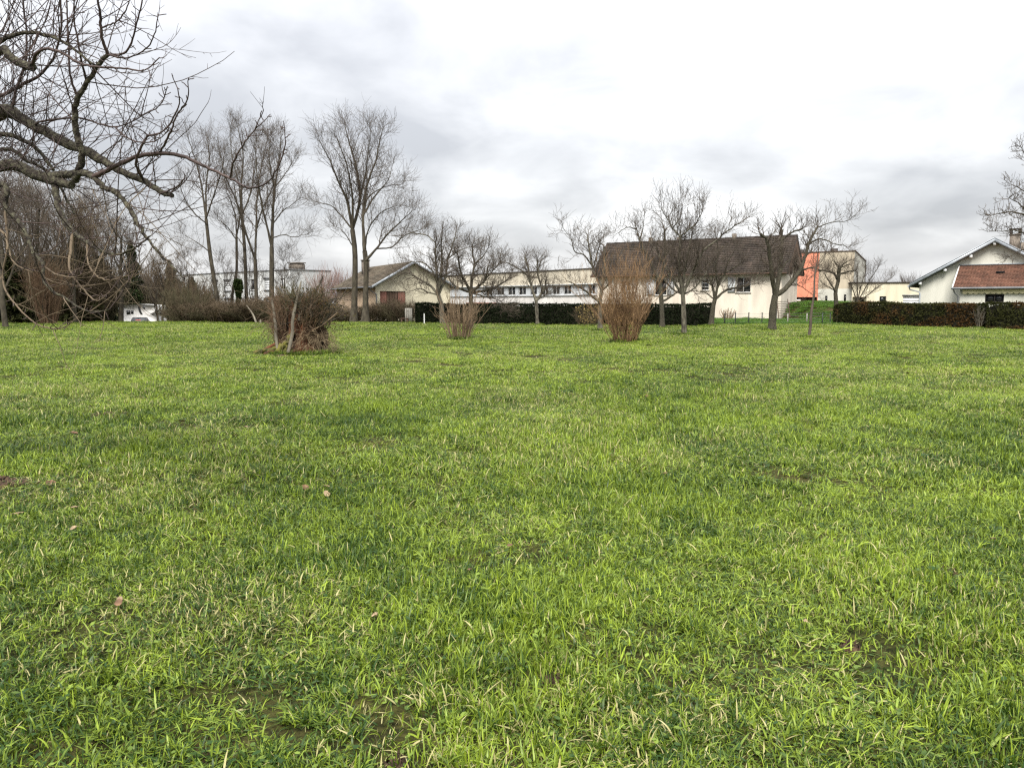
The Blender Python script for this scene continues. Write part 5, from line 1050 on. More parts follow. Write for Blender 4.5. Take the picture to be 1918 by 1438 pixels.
KG = 'brown thickets along the far left edge of the field'; kl = 'leafless brown thicket at the far left edge of the field'
kp = [shrub('thicket', kl, 'thicket', place(20, 60.5), 81, 3.2, 1.5, 80, 7, 4, 'twig_brown', 0.024, 0.012, 1.1, 0.5, KG, wander=0.12),
      shrub('thicket', kl, 'thicket', place(60, 60.0), 82, 3.0, 1.6, 76, 7, 4, 'twig_olive', 0.022, 0.012, 1.2, 0.55, KG, wander=0.14),
      shrub('thicket', kl, 'thicket', place(130, 61.0), 83, 3.4, 1.4, 84, 7, 4, 'twig_brown', 0.024, 0.012, 1.0, 0.45, KG, wander=0.10)]
k = 0
def more_thickets(spots, label, group):
    global k
    for px, D, sx, sz in spots:
        copy_tree(kp[k % 3], place(px, D), k * 2.1, (sx, sx, sz), label, group); k += 1
more_thickets([(-40, 60, 1.2, 1.7), (0, 63, 1.2, 1.8), (38, 63, 1.2, 1.7), (75, 64, 1.3, 1.9), (105, 62, 1.1, 1.7), (125, 66, 1.3, 1.9), (150, 61.5, 1.1, 1.5), (172, 64, 1.2, 1.7), (168, 62, 1.0, 1.4), (172, 69, 1.0, 1.6), (90, 70, 1.5, 2.2), (140, 72, 1.5, 2.2), (170, 76, 1.2, 2.0), (30, 70, 1.5, 2.3), (-10, 72, 1.5, 2.4),
    (352, 71, 0.8, 1.4), (350, 62.5, 0.7, 1.0), (366, 78, 1.2, 1.4), (312, 99, 1.2, 2.0), (325, 95, 2.0, 2.1), (285, 97, 2.0, 2.2), (265, 102, 2.0, 2.3), (235, 101, 2.0, 2.4), (160, 84, 1.3, 2.2)], kl, KG)
MGp = 'low brown scrub below the apartment block'; ml = 'low brown scrub along the field edge below the pale apartment block'
more_thickets([(344, 62, 1.0, 0.50), (366, 61.5, 1.0, 0.44), (388, 62, 1.0, 0.46), (408, 61, 1.0, 0.50), (428, 62, 1.0, 0.48), (448, 61.5, 1.0, 0.53), (466, 62, 1.0, 0.56), (484, 62, 1.0, 0.58), (502, 62.5, 1.1, 0.60), (524, 62, 1.1, 0.60), (546, 62, 1.1, 0.58), (566, 62.5, 1.1, 0.60), (586, 62, 1.0, 0.53), (606, 62, 1.0, 0.50), (372, 66, 1.2, 0.68), (460, 72, 1.6, 0.88), (500, 74, 1.6, 0.92), (540, 74, 1.6, 0.88), (420, 76, 1.5, 0.76), (380, 78, 1.5, 0.68), (575, 74, 1.6, 0.88)], ml, MGp)
BG = 'brown bushes before the gabled house'; bl = 'brown leafless bush along the field edge before the cream gabled house'
more_thickets([(624, 61.5, 0.8, 0.36), (641, 61.2, 0.8, 0.30), (656, 61, 0.8, 0.30), (694, 60.6, 0.7, 0.44), (709, 60.4, 0.6, 0.48), (722, 60.2, 0.62, 0.50), (736, 60.0, 0.62, 0.54), (749, 59.8, 0.6, 0.54), (762, 59.6, 0.5, 0.48)], bl, BG)

ordinals(KG, 'leafless brown thicket at the wood edge, %s')
ordinals(MGp, 'low brown scrub below the pale apartment block, %s')
ordinals(BG, 'brown leafless bush before the cream gabled house, %s')

# ------------------------------------------------------------------ clipped hedges
def hedge(label, line, h, w, seed, cols, brown, bscale, taper=(0, 0), leaf=(0.05, 0.09), dens=300, name='clipped_hedge'):
    """line: ground points of the front foot; dark woody core and a skin of small sprays"""
    r = np.random.default_rng(seed); L = np.array(line, float); root = thing(name, label, 'hedge', (*L[0], gz(*L[0])))
    seg = np.linalg.norm(np.diff(L, axis=0), axis=1); cum = np.concatenate([[0], np.cumsum(seg)]); tot = cum[-1]
    def at(s):
        i = np.clip(np.searchsorted(cum, s, side='right') - 1, 0, len(L) - 2); f = ((s - cum[i]) / seg[i])[:, None]; t = (L[i + 1] - L[i]) / seg[i][:, None]
        return L[i] + (L[i + 1] - L[i]) * f, np.stack([-t[:, 1], t[:, 0]], -1)      # point, inward (away from viewer) normal
    s = np.linspace(0, tot, max(3, int(tot / 0.5))); p, nn = at(s); g = Geo(); v = []; q = []
    for k in range(len(s)):
        hh = (h - 0.03) * (1 + 0.02 * math.sin(s[k] * 1.3)); tin = min(1, (s[k] + 0.05) / 0.6, (tot - s[k] + 0.05) / 0.6)
        a = 0.12; z0 = gz(*p[k]) - 0.1
        for d, z in ((a, 0), (a + 0.02, hh * 0.75), (a + 0.12, hh), (w - a - 0.12, hh), (w - a, hh * 0.75), (w - a, 0)):
            dd = w / 2 + (d - w / 2) * (0.4 + 0.6 * tin); v.append((p[k][0] + nn[k][0] * dd, p[k][1] + nn[k][1] * dd, z0 + z * (0.85 + 0.15 * tin)))
        if k: o = 6 * k; q += [(o - 6 + i, o - 5 + i, o + 1 + i, o + i) for i in range(5)]
    q += [(0, 1, 4, 5), (1, 2, 3, 4)]; o = 6 * (len(s) - 1); q += [(o + 1, o, o + 5, o + 4), (o + 2, o + 1, o + 4, o + 3)]
    obj('hedge_core', v, np.array(q), M['hedge_core'], root)
    area = tot * (h * 2 + w) + 2 * w * h; n = int(area * dens); per = h * 2 + w
    se = r.random(n) * tot; t = r.random(n) * per; ends = r.random(n) < (w * h * 2) / area
    p, nn = at(se); d = np.where(t < h, 0.0, np.where(t < h + w, t - h, w)); z = np.where(t < h, t, np.where(t < h + w, h, per - t))
    e = ends; se[e] = np.where(r.random(e.sum()) < 0.5, 0.0, tot); p[e], nn[e] = at(se[e]); d[e] = r.random(e.sum()) * w; z[e] = r.random(e.sum()) * h
    bul = 0.10 * (vnoise(se, z, 0.9, seed) - 0.5) + 0.07 * (vnoise(se, z, 0.35, seed + 1) - 0.5)
    dep = np.abs(r.normal(0, 0.05, n)) - bul; topm = (t > h) & (t < h + w) & ~e
    d = np.where((t <= h) & ~e, d + dep, np.where((t >= h + w) & ~e, d - dep, d)); z = np.where(topm, z - dep, z)
    z = np.where(topm, z + 0.10 * (vnoise(se, d, 1.7, seed + 8) - 0.5) + 0.06 * (vnoise(se, d, 0.5, seed + 9) - 0.5) + np.where(r.random(n) < 0.05, r.random(n) * 0.12, 0), z)
    d = np.where((t <= h) & ~e & (r.random(n) < 0.04), d - 0.08 * r.random(n), d)
    corner = np.clip((z - (h - 0.18)) / 0.18, 0, 1); d = np.where(t <= h, d + 0.10 * corner ** 2, d)
    if taper[0]: z = z * np.where(se < taper[0], 0.80 + 0.20 * np.sqrt(np.clip(se / taper[0], 0, 1)), 1)
    c = np.stack([p[:, 0] + nn[:, 0] * d, p[:, 1] + nn[:, 1] * d, ground_h(p[:, 0], p[:, 1]) + z], -1)
    nv = np.stack([-nn[:, 0], -nn[:, 1], np.full(n, 0.4)], -1); nv[topm] = (0, 0, 1)
    a = nrm(r.normal(size=(n, 3)) * 0.8 + (0, 0, 0.7)); b = nrm(np.cross(a, nv + r.normal(0, 0.7, (n, 3)))); Ls = r.uniform(*leaf, n)[:, None]
    vv = np.stack([c - a * Ls, c + b * Ls * 0.5, c + a * Ls, c - b * Ls * 0.5], 1).reshape(-1, 3)
    kk = r.random((n, 1)); cc = np.array(cols[0]) * (1 - kk) + np.array(cols[1]) * kk
    bn = vnoise(se, z * 1.4, bscale, seed + 5) * 0.65 + vnoise(se, z, bscale * 0.3, seed + 6) * 0.35 + 0.16 * (1 - z / h) - 0.08
    bm = np.clip((bn - (1 - brown)) / 0.12, 0, 1)[:, None] * (0.4 + 0.6 * r.random((n, 1)))
    cc = cc * (1 - bm) + (np.array((0.050, 0.022, 0.008)) + np.array((0.07, 0.040, 0.016)) * r.random((n, 1))) * bm
    obj('foliage', vv, np.arange(n * 4).reshape(-1, 4), M['leafy'], root, attr={'col': ('POINT', np.repeat(cc, 4, 0))}, kind='stuff')
    return root
M['hedge_brown'] = mat_('packed_twigs', (0.022, 0.015, 0.009), 0.95, 0.5, 9.0, bump=1.0, bscale=30)
M['hedge_core'] = mat_('hedge_core', (0.012, 0.011, 0.006), 0.95, 0.4, 3.0)
def gp(px, py): D = gdist(py); return (P(px, py, D)[0], D)
dk = ((0.005, 0.008, 0.003), (0.016, 0.023, 0.008))
hedge('long dark evergreen hedge running behind the orchard trees', [gp(778, 607), gp(900, 607.5), gp(1050, 608.5), gp(1200, 610), gp(1331, 611)], 1.47, 1.2, 91, dk, 0.30, 3.2)
th = ((0.018, 0.021, 0.006), (0.048, 0.050, 0.015))
hedge('clipped brown green hedge on the right with a tapered left end', [gp(1559, 607.5), gp(1640, 611), gp(1740, 613.5), gp(1837, 615.5)], 1.55, 1.3, 92, th, 0.50, 1.6, taper=(1.5, 0))
hedge('clipped hedge continuing past the pale gap at the right edge', [gp(1848, 616), gp(1930, 617), gp(2040, 618)], 1.57, 1.3, 93, th, 0.50, 1.6)
x, D = gp(1842, 616); D += 0.5
shrub('dead_hedge_shrub', 'pale dead shrub filling the gap in the right hedge', 'shrub', (x, D, gz(x, D)), 94, 1.5, 0.6, 13, 4, 3, 'deadwood', 0.012, 0.006, 0.14, 0.22)
g = Geo(); px, D = P(796, 606, 56)[0], 55.6; z = gz(px, D); g.tube([(px, D, z - 0.3), (px, D, z + 0.74)], 0.045, 10); g.lone('white_post', M['white_paint'], 'short white post before the left end of the dark hedge', 'post')
g = Geo(); x0, x1 = P(764, 600, 60)[0], P(777, 600, 60)[0]; z = gz(x0, 58.5); g.box(x0, x1, 58.4, 58.5, z - 0.1, z + 1.15)
for k in range(4): a = x0 + (x1 - x0) * k / 4; g.box(a + 0.01, a + (x1 - x0) / 4 - 0.01, 58.36, 58.399, z - 0.05, z + 1.1)
g.lone('fence_panel', M['concrete'], 'small grey upright panel between the brown bushes and the dark hedge', 'panel')
def low_bench():
    x0, x1, D = P(750, 600, 57.5)[0], P(766, 600, 57.5)[0], 57.5; z = gz(x0, D)
    r_ = thing('low_bench', 'low dark wooden bench by the brown bushes left of the hedge', 'bench', ((x0 + x1) / 2, D, z))
    for k in range(2): g = Geo(); g.box(x0, x1, D - 0.2 + k * 0.21, D - 0.01 + k * 0.21, z + 0.33, z + 0.39); g.build('seat_plank', M['brown_wood'], r_)
    for a in (x0 + 0.06, x1 - 0.16): g = Geo(); g.box(a, a + 0.1, D - 0.18, D + 0.18, z - 0.05, z + 0.329); g.build('leg', M['brown_wood'], r_)
low_bench()

# ------------------------------------------------------------------ brush pile on a rotten stump
def brush_pile():
    D = gdist(661); cx = P(566, 661, D)[0]; z0 = gz(cx, D); r = np.random.default_rng(101); o = np.array((cx, D, z0))
    root = thing('brush_pile', 'heap of brushwood and bramble around a rotten stump on the lawn', 'brush pile', o, scale=(1.03, 1.0, 1.04))
    soil_ring(root, cx + 0.05, D, 1.0, 7)
    # stump: fluted, torn top
    K, n = 12, 30; v = []
    for k in range(K):
        t = k / (K - 1)
        for i in range(n):
            a = i * 2 * math.pi / n; fl = 1 + 0.13 * math.sin(a * 7 + 1) + 0.08 * math.sin(a * 13 + t * 3); rad = (0.46 - 0.20 * t ** 0.6 + 0.25 * (1 - t) ** 4) * fl
            rad *= 1 + 0.10 * r.normal() * (0.4 + 0.6 * (1 - t)); hh = 1.35 * t * (1 + (0.22 * math.sin(a * 3 + 2) + 0.15 * math.sin(a * 8)) * t); v.append(o + (rad * math.cos(a) - 0.08, rad * math.sin(a), hh - 0.08))
    q = [(k * n + i, k * n + (i + 1) % n, (k + 1) * n + (i + 1) % n, (k + 1) * n + i) for k in range(K - 1) for i in range(n)]
    v.append(o + (-0.08, 0, 0.7)); obj('stump', v, [np.array(q), np.array([((K - 1) * n + i, (K - 1) * n + (i + 1) % n, K * n) for i in range(n)])], M['rotten'], root, smooth=False)
    # brushwood: stems stuffed upright around the stump, splaying out, and tangle on top
    def mass(nm, cnt, zr, rad, ln, rr, mat, upb, wander, K=7, sub=4, xoff=-0.12, drop=0.0, face=None):
        az = r.random(cnt) * 6.283; qd = np.sqrt(r.random(cnt)) * rad; st = o + np.stack([np.cos(az) * qd + xoff, np.sin(az) * qd * 0.8, r.uniform(*zr, cnt)], -1)
        di = np.stack([np.cos(az) * 0.7, np.sin(az) * 0.7, np.full(cnt, upb)], -1) + r.normal(0, 0.32, (cnt, 3))
        hide = (st[:, 1] < o[1] + 0.05) & (np.abs(st[:, 0] - o[0] + 0.12) < 0.24) & (st[:, 2] < z0 + 1.15) & (nm != 'dry_stalks'); st, di = st[~hide], di[~hide]; cnt = len(st)
        P1, R1 = grow(r, st, di, r.uniform(*ln, cnt), r.uniform(*rr, cnt), K, wander, drop, 0.4); P1[..., 2] = np.maximum(P1[..., 2], z0 + 0.01)
        tw = Twigs(); tw.add(P1, R1, 4)
        if sub:
            p, t, r2, u = pickN(r, P1, R1, sub, 0.2); P2, R2 = grow(r, p, side_dir(r, t, r.uniform(0.4, 1.1, len(p)), 0.1), r.uniform(0.06, 0.24, len(p)), np.full(len(p), 0.004), 4, 0.2, 0.02, 0.5); P2[..., 2] = np.maximum(P2[..., 2], z0 + 0.01); tw.add(P2, R2, 3)
        tw.build(nm, M[mat], root)['kind'] = 'stuff'
    # packed core of the heap
    K2, n2 = 12, 26; cv = []
    for k in range(K2):
        t = k / (K2 - 1); pr = 0.62 * math.sqrt(max(0.0, 1 - (max(0, t - 0.55) / 0.45) ** 2)) * (0.9 + 0.1 * t)
        for i in range(n2): a = i * 2 * math.pi / n2; q = pr * (1 + 0.12 * math.sin(3 * a + 5 * t) + 0.1 * r.normal()); cv.append(o + (q * math.cos(a) + 0.05, q * 0.7 * math.sin(a) + 0.22, 1.72 * t - 0.05))
    obj('packed_brushwood', cv, np.array([(k * n2 + i, k * n2 + (i + 1) % n2, (k + 1) * n2 + (i + 1) % n2, (k + 1) * n2 + i) for k in range(K2 - 1) for i in range(n2)]), M['hedge_brown'], root)
    mass('brushwood', 620, (0.1, 1.3), 0.60, (0.5, 1.0), (0.005, 0.014), 'twig_rust', 1.5, 0.14)
    mass('upright_stems', 260, (0.0, 0.9), 0.60, (0.7, 1.2), (0.008, 0.018), 'twig_rust', 2.2, 0.07)
    mass('dark_brushwood', 460, (0.7, 1.7), 0.58, (0.3, 0.65), (0.005, 0.012), 'twig_olive', 1.0, 0.22, xoff=0.05)
    mass('bramble_canes', 170, (0.3, 1.5), 0.55, (0.8, 1.6), (0.004, 0.008), 'twig_brown', 0.6, 0.2, 9, 4, drop=-0.22)
    mass('dry_stalks', 420, (0.05, 0.7), 0.78, (0.3, 0.7), (0.003, 0.006), 'straw', 0.1, 0.22, 6, 0, 0.22, drop=-0.26)
    mass('ivy_twigs', 60, (0.7, 1.6), 0.4, (0.7, 1.3), (0.008, 0.016), 'bark_dark', 0.5, 0.2, 8, 5, xoff=0.5, drop=0.04)
    # mossy bark slabs slumped on the left
    for k, (dx, dy, ang, ln, wd, m) in enumerate(((-0.95, -0.35, 0.12, 0.85, 0.13, 'moss'), (-0.62, -0.45, 0.35, 0.75, 0.14, 'moss'), (-0.42, -0.52, 0.8, 0.6, 0.13, 'moss'), (-1.12, -0.25, 0.05, 0.55, 0.10, 'rotten'), (-0.80, -0.15, 0.45, 0.9, 0.12, 'rotten'), (-0.28, -0.5, 1.2, 0.7, 0.10, 'moss'), (-0.72, -0.6, 0.02, 0.6, 0.09, 'rotten'), (-0.5, -0.3, 0.62, 0.9, 0.10, 'bark_dark'))):
        a = o + (dx - ln * 0.5 * math.cos(ang), dy, 0.02); b = o + (dx + ln * 0.5 * math.cos(ang), dy + 0.12, 0.04 + ln * math.sin(ang)); Lr = smooth_line([a, (a + b) / 2 + (0, 0, 0.05), b], 11)
        v, q = tubes(Lr[None], (np.array([0.35, 0.8, 1, 0.9, 1.1, 1, 0.85, 1.05, 0.9, 0.7, 0.3]) * wd * r.uniform(0.8, 1.2, 11))[None], 9); c = np.repeat(Lr, 9, 0); v = c + (v - c) * (1, 1, 0.42) + r.normal(0, 0.014, v.shape); obj('bark_slab', v, q, M[m], root)
    # leaves still clinging
    n = 900; c = o + np.stack([r.normal(0.35, 0.55, n), r.normal(0, 0.4, n), r.uniform(0.7, 2.0, n)], -1); a = nrm(r.normal(size=(n, 3))); b = nrm(np.cross(a, r.normal(size=(n, 3)))); Ls = r.uniform(0.018, 0.04, n)[:, None]
    vv = np.stack([c - a * Ls, c + b * Ls * 0.6, c + a * Ls, c - b * Ls * 0.6], 1).reshape(-1, 3); kk = r.random((n, 1)); cc = np.array((0.03, 0.04, 0.012)) * (1 - kk) + np.array((0.12, 0.075, 0.03)) * kk
    obj('old_leaves', vv, np.arange(n * 4).reshape(-1, 4), M['leafy'], root, attr={'col': ('POINT', np.repeat(cc, 4, 0))}, kind='stuff')
    # timbers leaning in the heap
    def timber(nm, p0, p1, d0, d1, w, label, mat='deadwood', bend=0.0, cat='timber', flat=0.45, sides=6):
        a, b = P(*p0, D + d0), P(*p1, D + d1); m = (a + b) / 2 + (bend, 0, 0); Lr = smooth_line([a, a * 0.7 + b * 0.3 - (bend * 0.6, 0, 0), m, b], 14)
        v, q = tubes(Lr[None], lump(Lr, np.concatenate([np.linspace(1, 0.9, 12), [0.7, 0.25]]) * w, r, 0.09)[None], sides); c = np.repeat(Lr, sides, 0); v = c + (v - c) * (1, flat, 1) + r.normal(0, w * 0.07, v.shape); lone(nm, v, q, M[mat], label, cat)
    timber('leaning_plank', (539, 664), (564, 526), -0.75, -0.40, 0.060, 'pale broken timber leaning against the front of the brush pile', bend=-0.04)
    timber('grey_stake', (521, 660), (509, 558), -0.55, -0.35, 0.050, 'weathered grey stake standing at the left side of the brush pile', bend=0.02)
    timber('short_timber', (560, 600), (562, 544), -0.35, -0.35, 0.032, 'short split timber stuck upright in the top of the brush pile')
    timber('dead_branch', (570, 632), (633, 585), -0.35, -0.5, 0.026, 'dead branch slanting out of the right side of the brush pile', 'twig_buff', 0.05, 'branch', 1.0)
    timber('dark_fork_branch', (578, 570), (606, 515), 0.1, 0.1, 0.028, 'dark forked branch sticking out of the top of the brush pile', 'bark_dark', 0.03, 'branch', 1.0)
brush_pile()
g = Geo(); a, b = P(462, 572, 59.5), P(480, 604.5, 58.8); a[2] += 0; g.tube(smooth_line([b, (a + b) / 2 + (0.1, 0, 0), a], 8), np.linspace(0.085, 0.04, 8), 8); g.lone('dead_tree', M['deadwood'], 'pale leaning dead trunk at the field edge below the tall trees', 'dead trunk')
x, D = gp(488, 608); z = gz(x, D); g = Geo(); g.tube([(x, D, z - 0.1), (x + 0.01, D, z + 0.3), (x + 0.03, D, z + 0.34)], [0.09, 0.07, 0.05], 8); g.lone('small_stump', M['deadwood'], 'small pale cut stump on the lawn left of the brush pile', 'stump')
g = Geo(); a, b = P(672, 603.5, 59.2), P(677, 599.5, 59.0); g.tube([a, b], [0.04, 0.03], 6); g.lone('broken_stick', M['deadwood'], 'pale broken stick in the grass before the brown bushes', 'stick')

# ------------------------------------------------------------------ old apple tree whose boughs hang in from the left
def apple_tree():
    r = np.random.default_rng(201); D = 6.2; o = np.array((-5.75, 6.6, gz(-5.75, 6.6)))
    root = thing('apple_tree', 'old apple tree hanging lichen covered boughs and twigs in from the left', 'tree', o)
    T = smooth_line([o + (0, 0, -0.3), o + (0.05, 0, 0.8), o + (0.0, 0.05, 1.6), o + (0.15, 0, 2.2), o + (0.35, -0.1, 2.7)], 16)
    g = Geo(); g.tube(T, lump(T, np.linspace(0.24, 0.17, 16), r, 0.05), 14); g.build('trunk', M['bark_lichen'], root, True)
    fork = T[-1]; fork2 = T[-4]
    LM = [ # pixel line, depth at start, depth at end, r0, r1, from the fork?
        ([(0, 208), (42, 225), (83, 246), (125, 269), (159, 282), (198, 303), (230, 323), (271, 340), (306, 361), (325, 366)], 6.3, 5.5, 0.050, 0.018, 1),
        ([(0, 312), (41, 315), (70, 330), (108, 340), (133, 348)], 6.2, 5.9, 0.050, 0.036, 2),
        ([(89, 330), (130, 326), (152, 323), (174, 331), (195, 350), (217, 361), (236, 380), (250, 405), (271, 440), (293, 467), (325, 502), (347, 521)], 6.0, 5.3, 0.031, 0.004, 0),
        ([(142, 340), (146, 318), (155, 291), (143, 250), (140, 209), (146, 184), (163, 154), (184, 123), (202, 102)], 5.95, 5.6, 0.027, 0.014, 0),
        ([(202, 102), (190, 69), (188, 31), (184, 0), (183, -60)], 5.6, 5.4, 0.013, 0.006, 0),
        ([(176, 331), (217, 311), (258, 293), (298, 288), (339, 292), (388, 314), (431, 334), (466, 352), (499, 343), (519, 317), (534, 277), (531, 226)], 5.75, 5.0, 0.019, 0.0025, 0),
        ([(431, 334), (440, 299), (461, 264), (478, 241), (493, 206)], 5.2, 5.0, 0.007, 0.0025, 0), ([(478, 241), (492, 230), (506, 214)], 5.05, 5.0, 0.004, 0.002, 0),
        ([(0, 79), (17, 69), (42, 61), (73, 63), (104, 73), (136, 90), (177, 123)], 5.9, 5.5, 0.022, 0.008, 1),
        ([(0, 96), (21, 109), (42, 119), (60, 126)], 5.8, 5.7, 0.036, 0.028, 1), ([(60, 121), (69, 100), (90, 92), (117, 100), (146, 117), (179, 126), (230, 128), (272, 132), (298, 108)], 5.7, 5.3, 0.013, 0.0035, 0),
        ([(0, 345), (11, 391), (35, 413), (49, 440), (60, 467), (79, 494), (84, 527), (100, 546), (127, 562), (157, 581), (184, 585), (206, 577)], 5.9, 5.2, 0.030, 0.0035, 2),
        ([(0, 430), (5, 520), (16, 554), (43, 586), (70, 608), (103, 616), (125, 611), (136, 603)], 5.6, 5.2, 0.014, 0.0035, 2),
        ([(103, 347), (114, 402), (141, 437), (168, 456), (195, 472), (225, 475), (252, 465), (285, 440)], 5.9, 5.3, 0.026, 0.0035, 0),
        ([(84, 500), (110, 515), (140, 519), (160, 510)], 5.6, 5.3, 0.008, 0.003, 0), ([(137, 437), (130, 500), (150, 535), (180, 563), (205, 548)], 5.6, 5.2, 0.012, 0.003, 0),
        ([(10, 395), (20, 480), (48, 505), (80, 509)], 5.7, 5.5, 0.010, 0.003, 0), ([(163, 455), (166, 495), (190, 523), (225, 521), (250, 508)], 5.5, 5.2, 0.008, 0.003, 0),
        ([(271, 340), (255, 305), (275, 258), (300, 250), (322, 226), (336, 188), (322, 138)], 5.55, 5.1, 0.010, 0.003, 0), ([(298, 288), (318, 250), (332, 215), (352, 185), (353, 145)], 5.4, 5.1, 0.008, 0.003, 0),
        ([(306, 361), (330, 350), (345, 335)], 5.5, 5.3, 0.008, 0.003, 0), ([(60, 235), (90, 225), (150, 222), (215, 238), (270, 215), (300, 196), (314, 162)], 5.9, 5.3, 0.009, 0.003, 0), ([(215, 238), (245, 262), (290, 265), (318, 240)], 5.5, 5.2, 0.006, 0.003, 0),
        ([(146, 184), (132, 140), (127, 60), (125, 0), (124, -50)], 5.7, 5.5, 0.010, 0.004, 0), ([(163, 154), (150, 100), (140, 40), (137, -30)], 5.6, 5.4, 0.009, 0.004, 0),
        ([(202, 104), (235, 98), (252, 60), (265, 10), (272, -30)], 5.6, 5.3, 0.008, 0.0035, 0), ([(202, 104), (240, 108), (275, 90), (290, 60), (296, 28)], 5.6, 5.2, 0.007, 0.003, 0), ([(190, 52), (220, 40), (240, 10), (246, -30)], 5.5, 5.3, 0.006, 0.003, 0),
        ([(0, 250), (40, 262), (75, 285), (100, 320)], 6.6, 6.3, 0.026, 0.011, 1), ([(0, 280), (50, 300), (95, 325), (118, 360), (140, 400)], 6.8, 6.5, 0.024, 0.008, 2), ([(0, 180), (60, 150), (100, 110), (115, 60), (112, -10)], 6.5, 6.2, 0.020, 0.006, 1), ([(0, 225), (30, 170), (50, 100), (45, 20), (40, -40)], 6.4, 6.3, 0.018, 0.005, 1)]
    lines = []; radii = []
    for k, (ln, d0, d1, r0, r1, fk) in enumerate(LM):
        n = len(ln); L = np.array([P(px, py, d0 + (d1 - d0) * i / (n - 1)) for i, (px, py) in enumerate(ln)])
        if not fk and lines:
            cand = np.concatenate(lines); j = np.argmin(np.hypot(cand[:, 0] / cand[:, 1] - L[0, 0] / L[0, 1], (cand[:, 2] - H) / cand[:, 1] - (L[0, 2] - H) / L[0, 1])); d0 = cand[j, 1]
            L = np.array([P(px, py, d0 + (d1 - d0) * (i / (n - 1)) ** 0.8) for i, (px, py) in enumerate(ln)])
        if fk:
            f = fork if fk == 1 else fork2; L = np.vstack([f, (f + L[0]) / 2 + (0, 0, 0.08), L])
        m = 5 * len(L); Lr = smooth_line(L, m); Lr[1:] += r.normal(0, 0.002 if r0 < 0.02 else 0.0035, (m - 1, 3)); R = np.linspace(r0 * (1.25 if fk else 1), r1, m); R = lump(Lr, R, r, 0.09 if r0 > 0.03 else 0.04)
        g = Geo(); g.tube(Lr, R, 10 if r0 > 0.02 else 6); g.build('bough' if r0 > 0.02 else 'branch', M['bark_lichen' if r0 > 0.02 else ('hang' if ln[-1][1] > 430 else 'twig_red')], root, True); lines.append(Lr); radii.append(R)
    vis = [(L, R) for L, R in zip(lines, radii)]
    tw = Twigs(); lo = Twigs()
    # arching shoots: out and down, tips turning up
    def arch(which, dens, ln, upg, rr, K=11, sub=5, sl=(0.04, 0.16), t0=0.3, upside=0.2, ang=(0.6, 1.3), wander=0.05):
        Ls = [x[0] for x in which]; Rs = [x[1] for x in which]; p, t, r_, u = pick(r, Ls, Rs, dens, t0)
        far = (p[:, 0] / p[:, 1] * F + CX > 330) & (r.random(len(p)) > 0.2); p, t, r_, u = p[~far], t[~far], r_[~far], u[~far]; N = len(p)
        short = np.where(p[:, 0] / p[:, 1] * F + CX > 300, 0.3, 1.0)
        P2, R2 = grow(r, p, side_dir(r, t, r.uniform(*ang, N), upside), r.uniform(*ln, N) * short, np.minimum(np.full(N, rr) * r.uniform(0.7, 1.3, N), r_ * 0.8 + 0.001), K, wander, 1.0, 0.4, upg)
        ok = P2[..., 1].min(1) > 3.6; P2, R2 = P2[ok], R2[ok]
        low = P2[:, -1, 2] < 2.1
        for tgt, sel in ((lo, low), (tw, ~low)):
            if sel.sum() == 0: continue
            tgt.add(P2[sel], R2[sel], 5)
            a, b, c, e = pickN(r, P2[sel], R2[sel], sub, 0.15); Pq, Rq = grow(r, a, side_dir(r, b, r.uniform(0.5, 1.1, len(a)), 0.4), r.uniform(*sl, len(a)) * r.uniform(0.3, 1.3, len(a)), np.clip(c * 0.7, 0.0016, 0.004), 4, 0.12, 0.06, 0.6); tgt.add(Pq, Rq, 4)
    big = [v for v, l in zip(vis, LM) if l[3] > 0.02]; thin = [v for v, l in zip(vis, LM) if l[3] <= 0.02]
    low_g = np.concatenate([np.full(5, -0.10), np.linspace(0.0, 0.22, 5)])
    arch(big, 3.2, (0.4, 1.0), low_g, 0.0034)
    arch(thin, 3.2, (0.2, 0.6), low_g * 0.7, 0.0026, sub=4)
    up_g = np.full(10, 0.10)
    arch(big, 3.8, (0.5, 1.3), up_g, 0.004, upside=1.2, ang=(0.7, 1.2))
    arch(thin, 2.2, (0.2, 0.6), up_g, 0.0032, upside=1.0, sub=3)
    up2 = [v for v, l in zip(vis, LM) if l[0][0][0] == 0 and l[0][0][1] < 330]
    arch(up2, 10.0, (0.35, 0.95), np.full(10, 0.05), 0.0036, upside=0.5, sub=5, wander=0.09)
    low_v = [v for v, l in zip(vis, LM) if l[0][-1][1] > 430]
    arch(low_v, 1.1, (0.25, 0.6), np.concatenate([np.full(5, -0.04), np.full(5, 0.16)]), 0.0026, sub=3, upside=-0.2)
    # fruiting spurs
    p, t, rr, u = pick(r, lines, radii, 16.0, 0.2); N = len(p); Pq, Rq = grow(r, p, side_dir(r, t, r.uniform(0.9, 1.5, N), 0.2), r.uniform(0.02, 0.07, N), np.full(N, 0.0032), 4, 0.25, 0.05, 0.9); tw.add(Pq, Rq, 4)
    tw.build('crown', M['twig_red'], root); lo.build('hanging_twigs', M['hang'], root)
apple_tree()

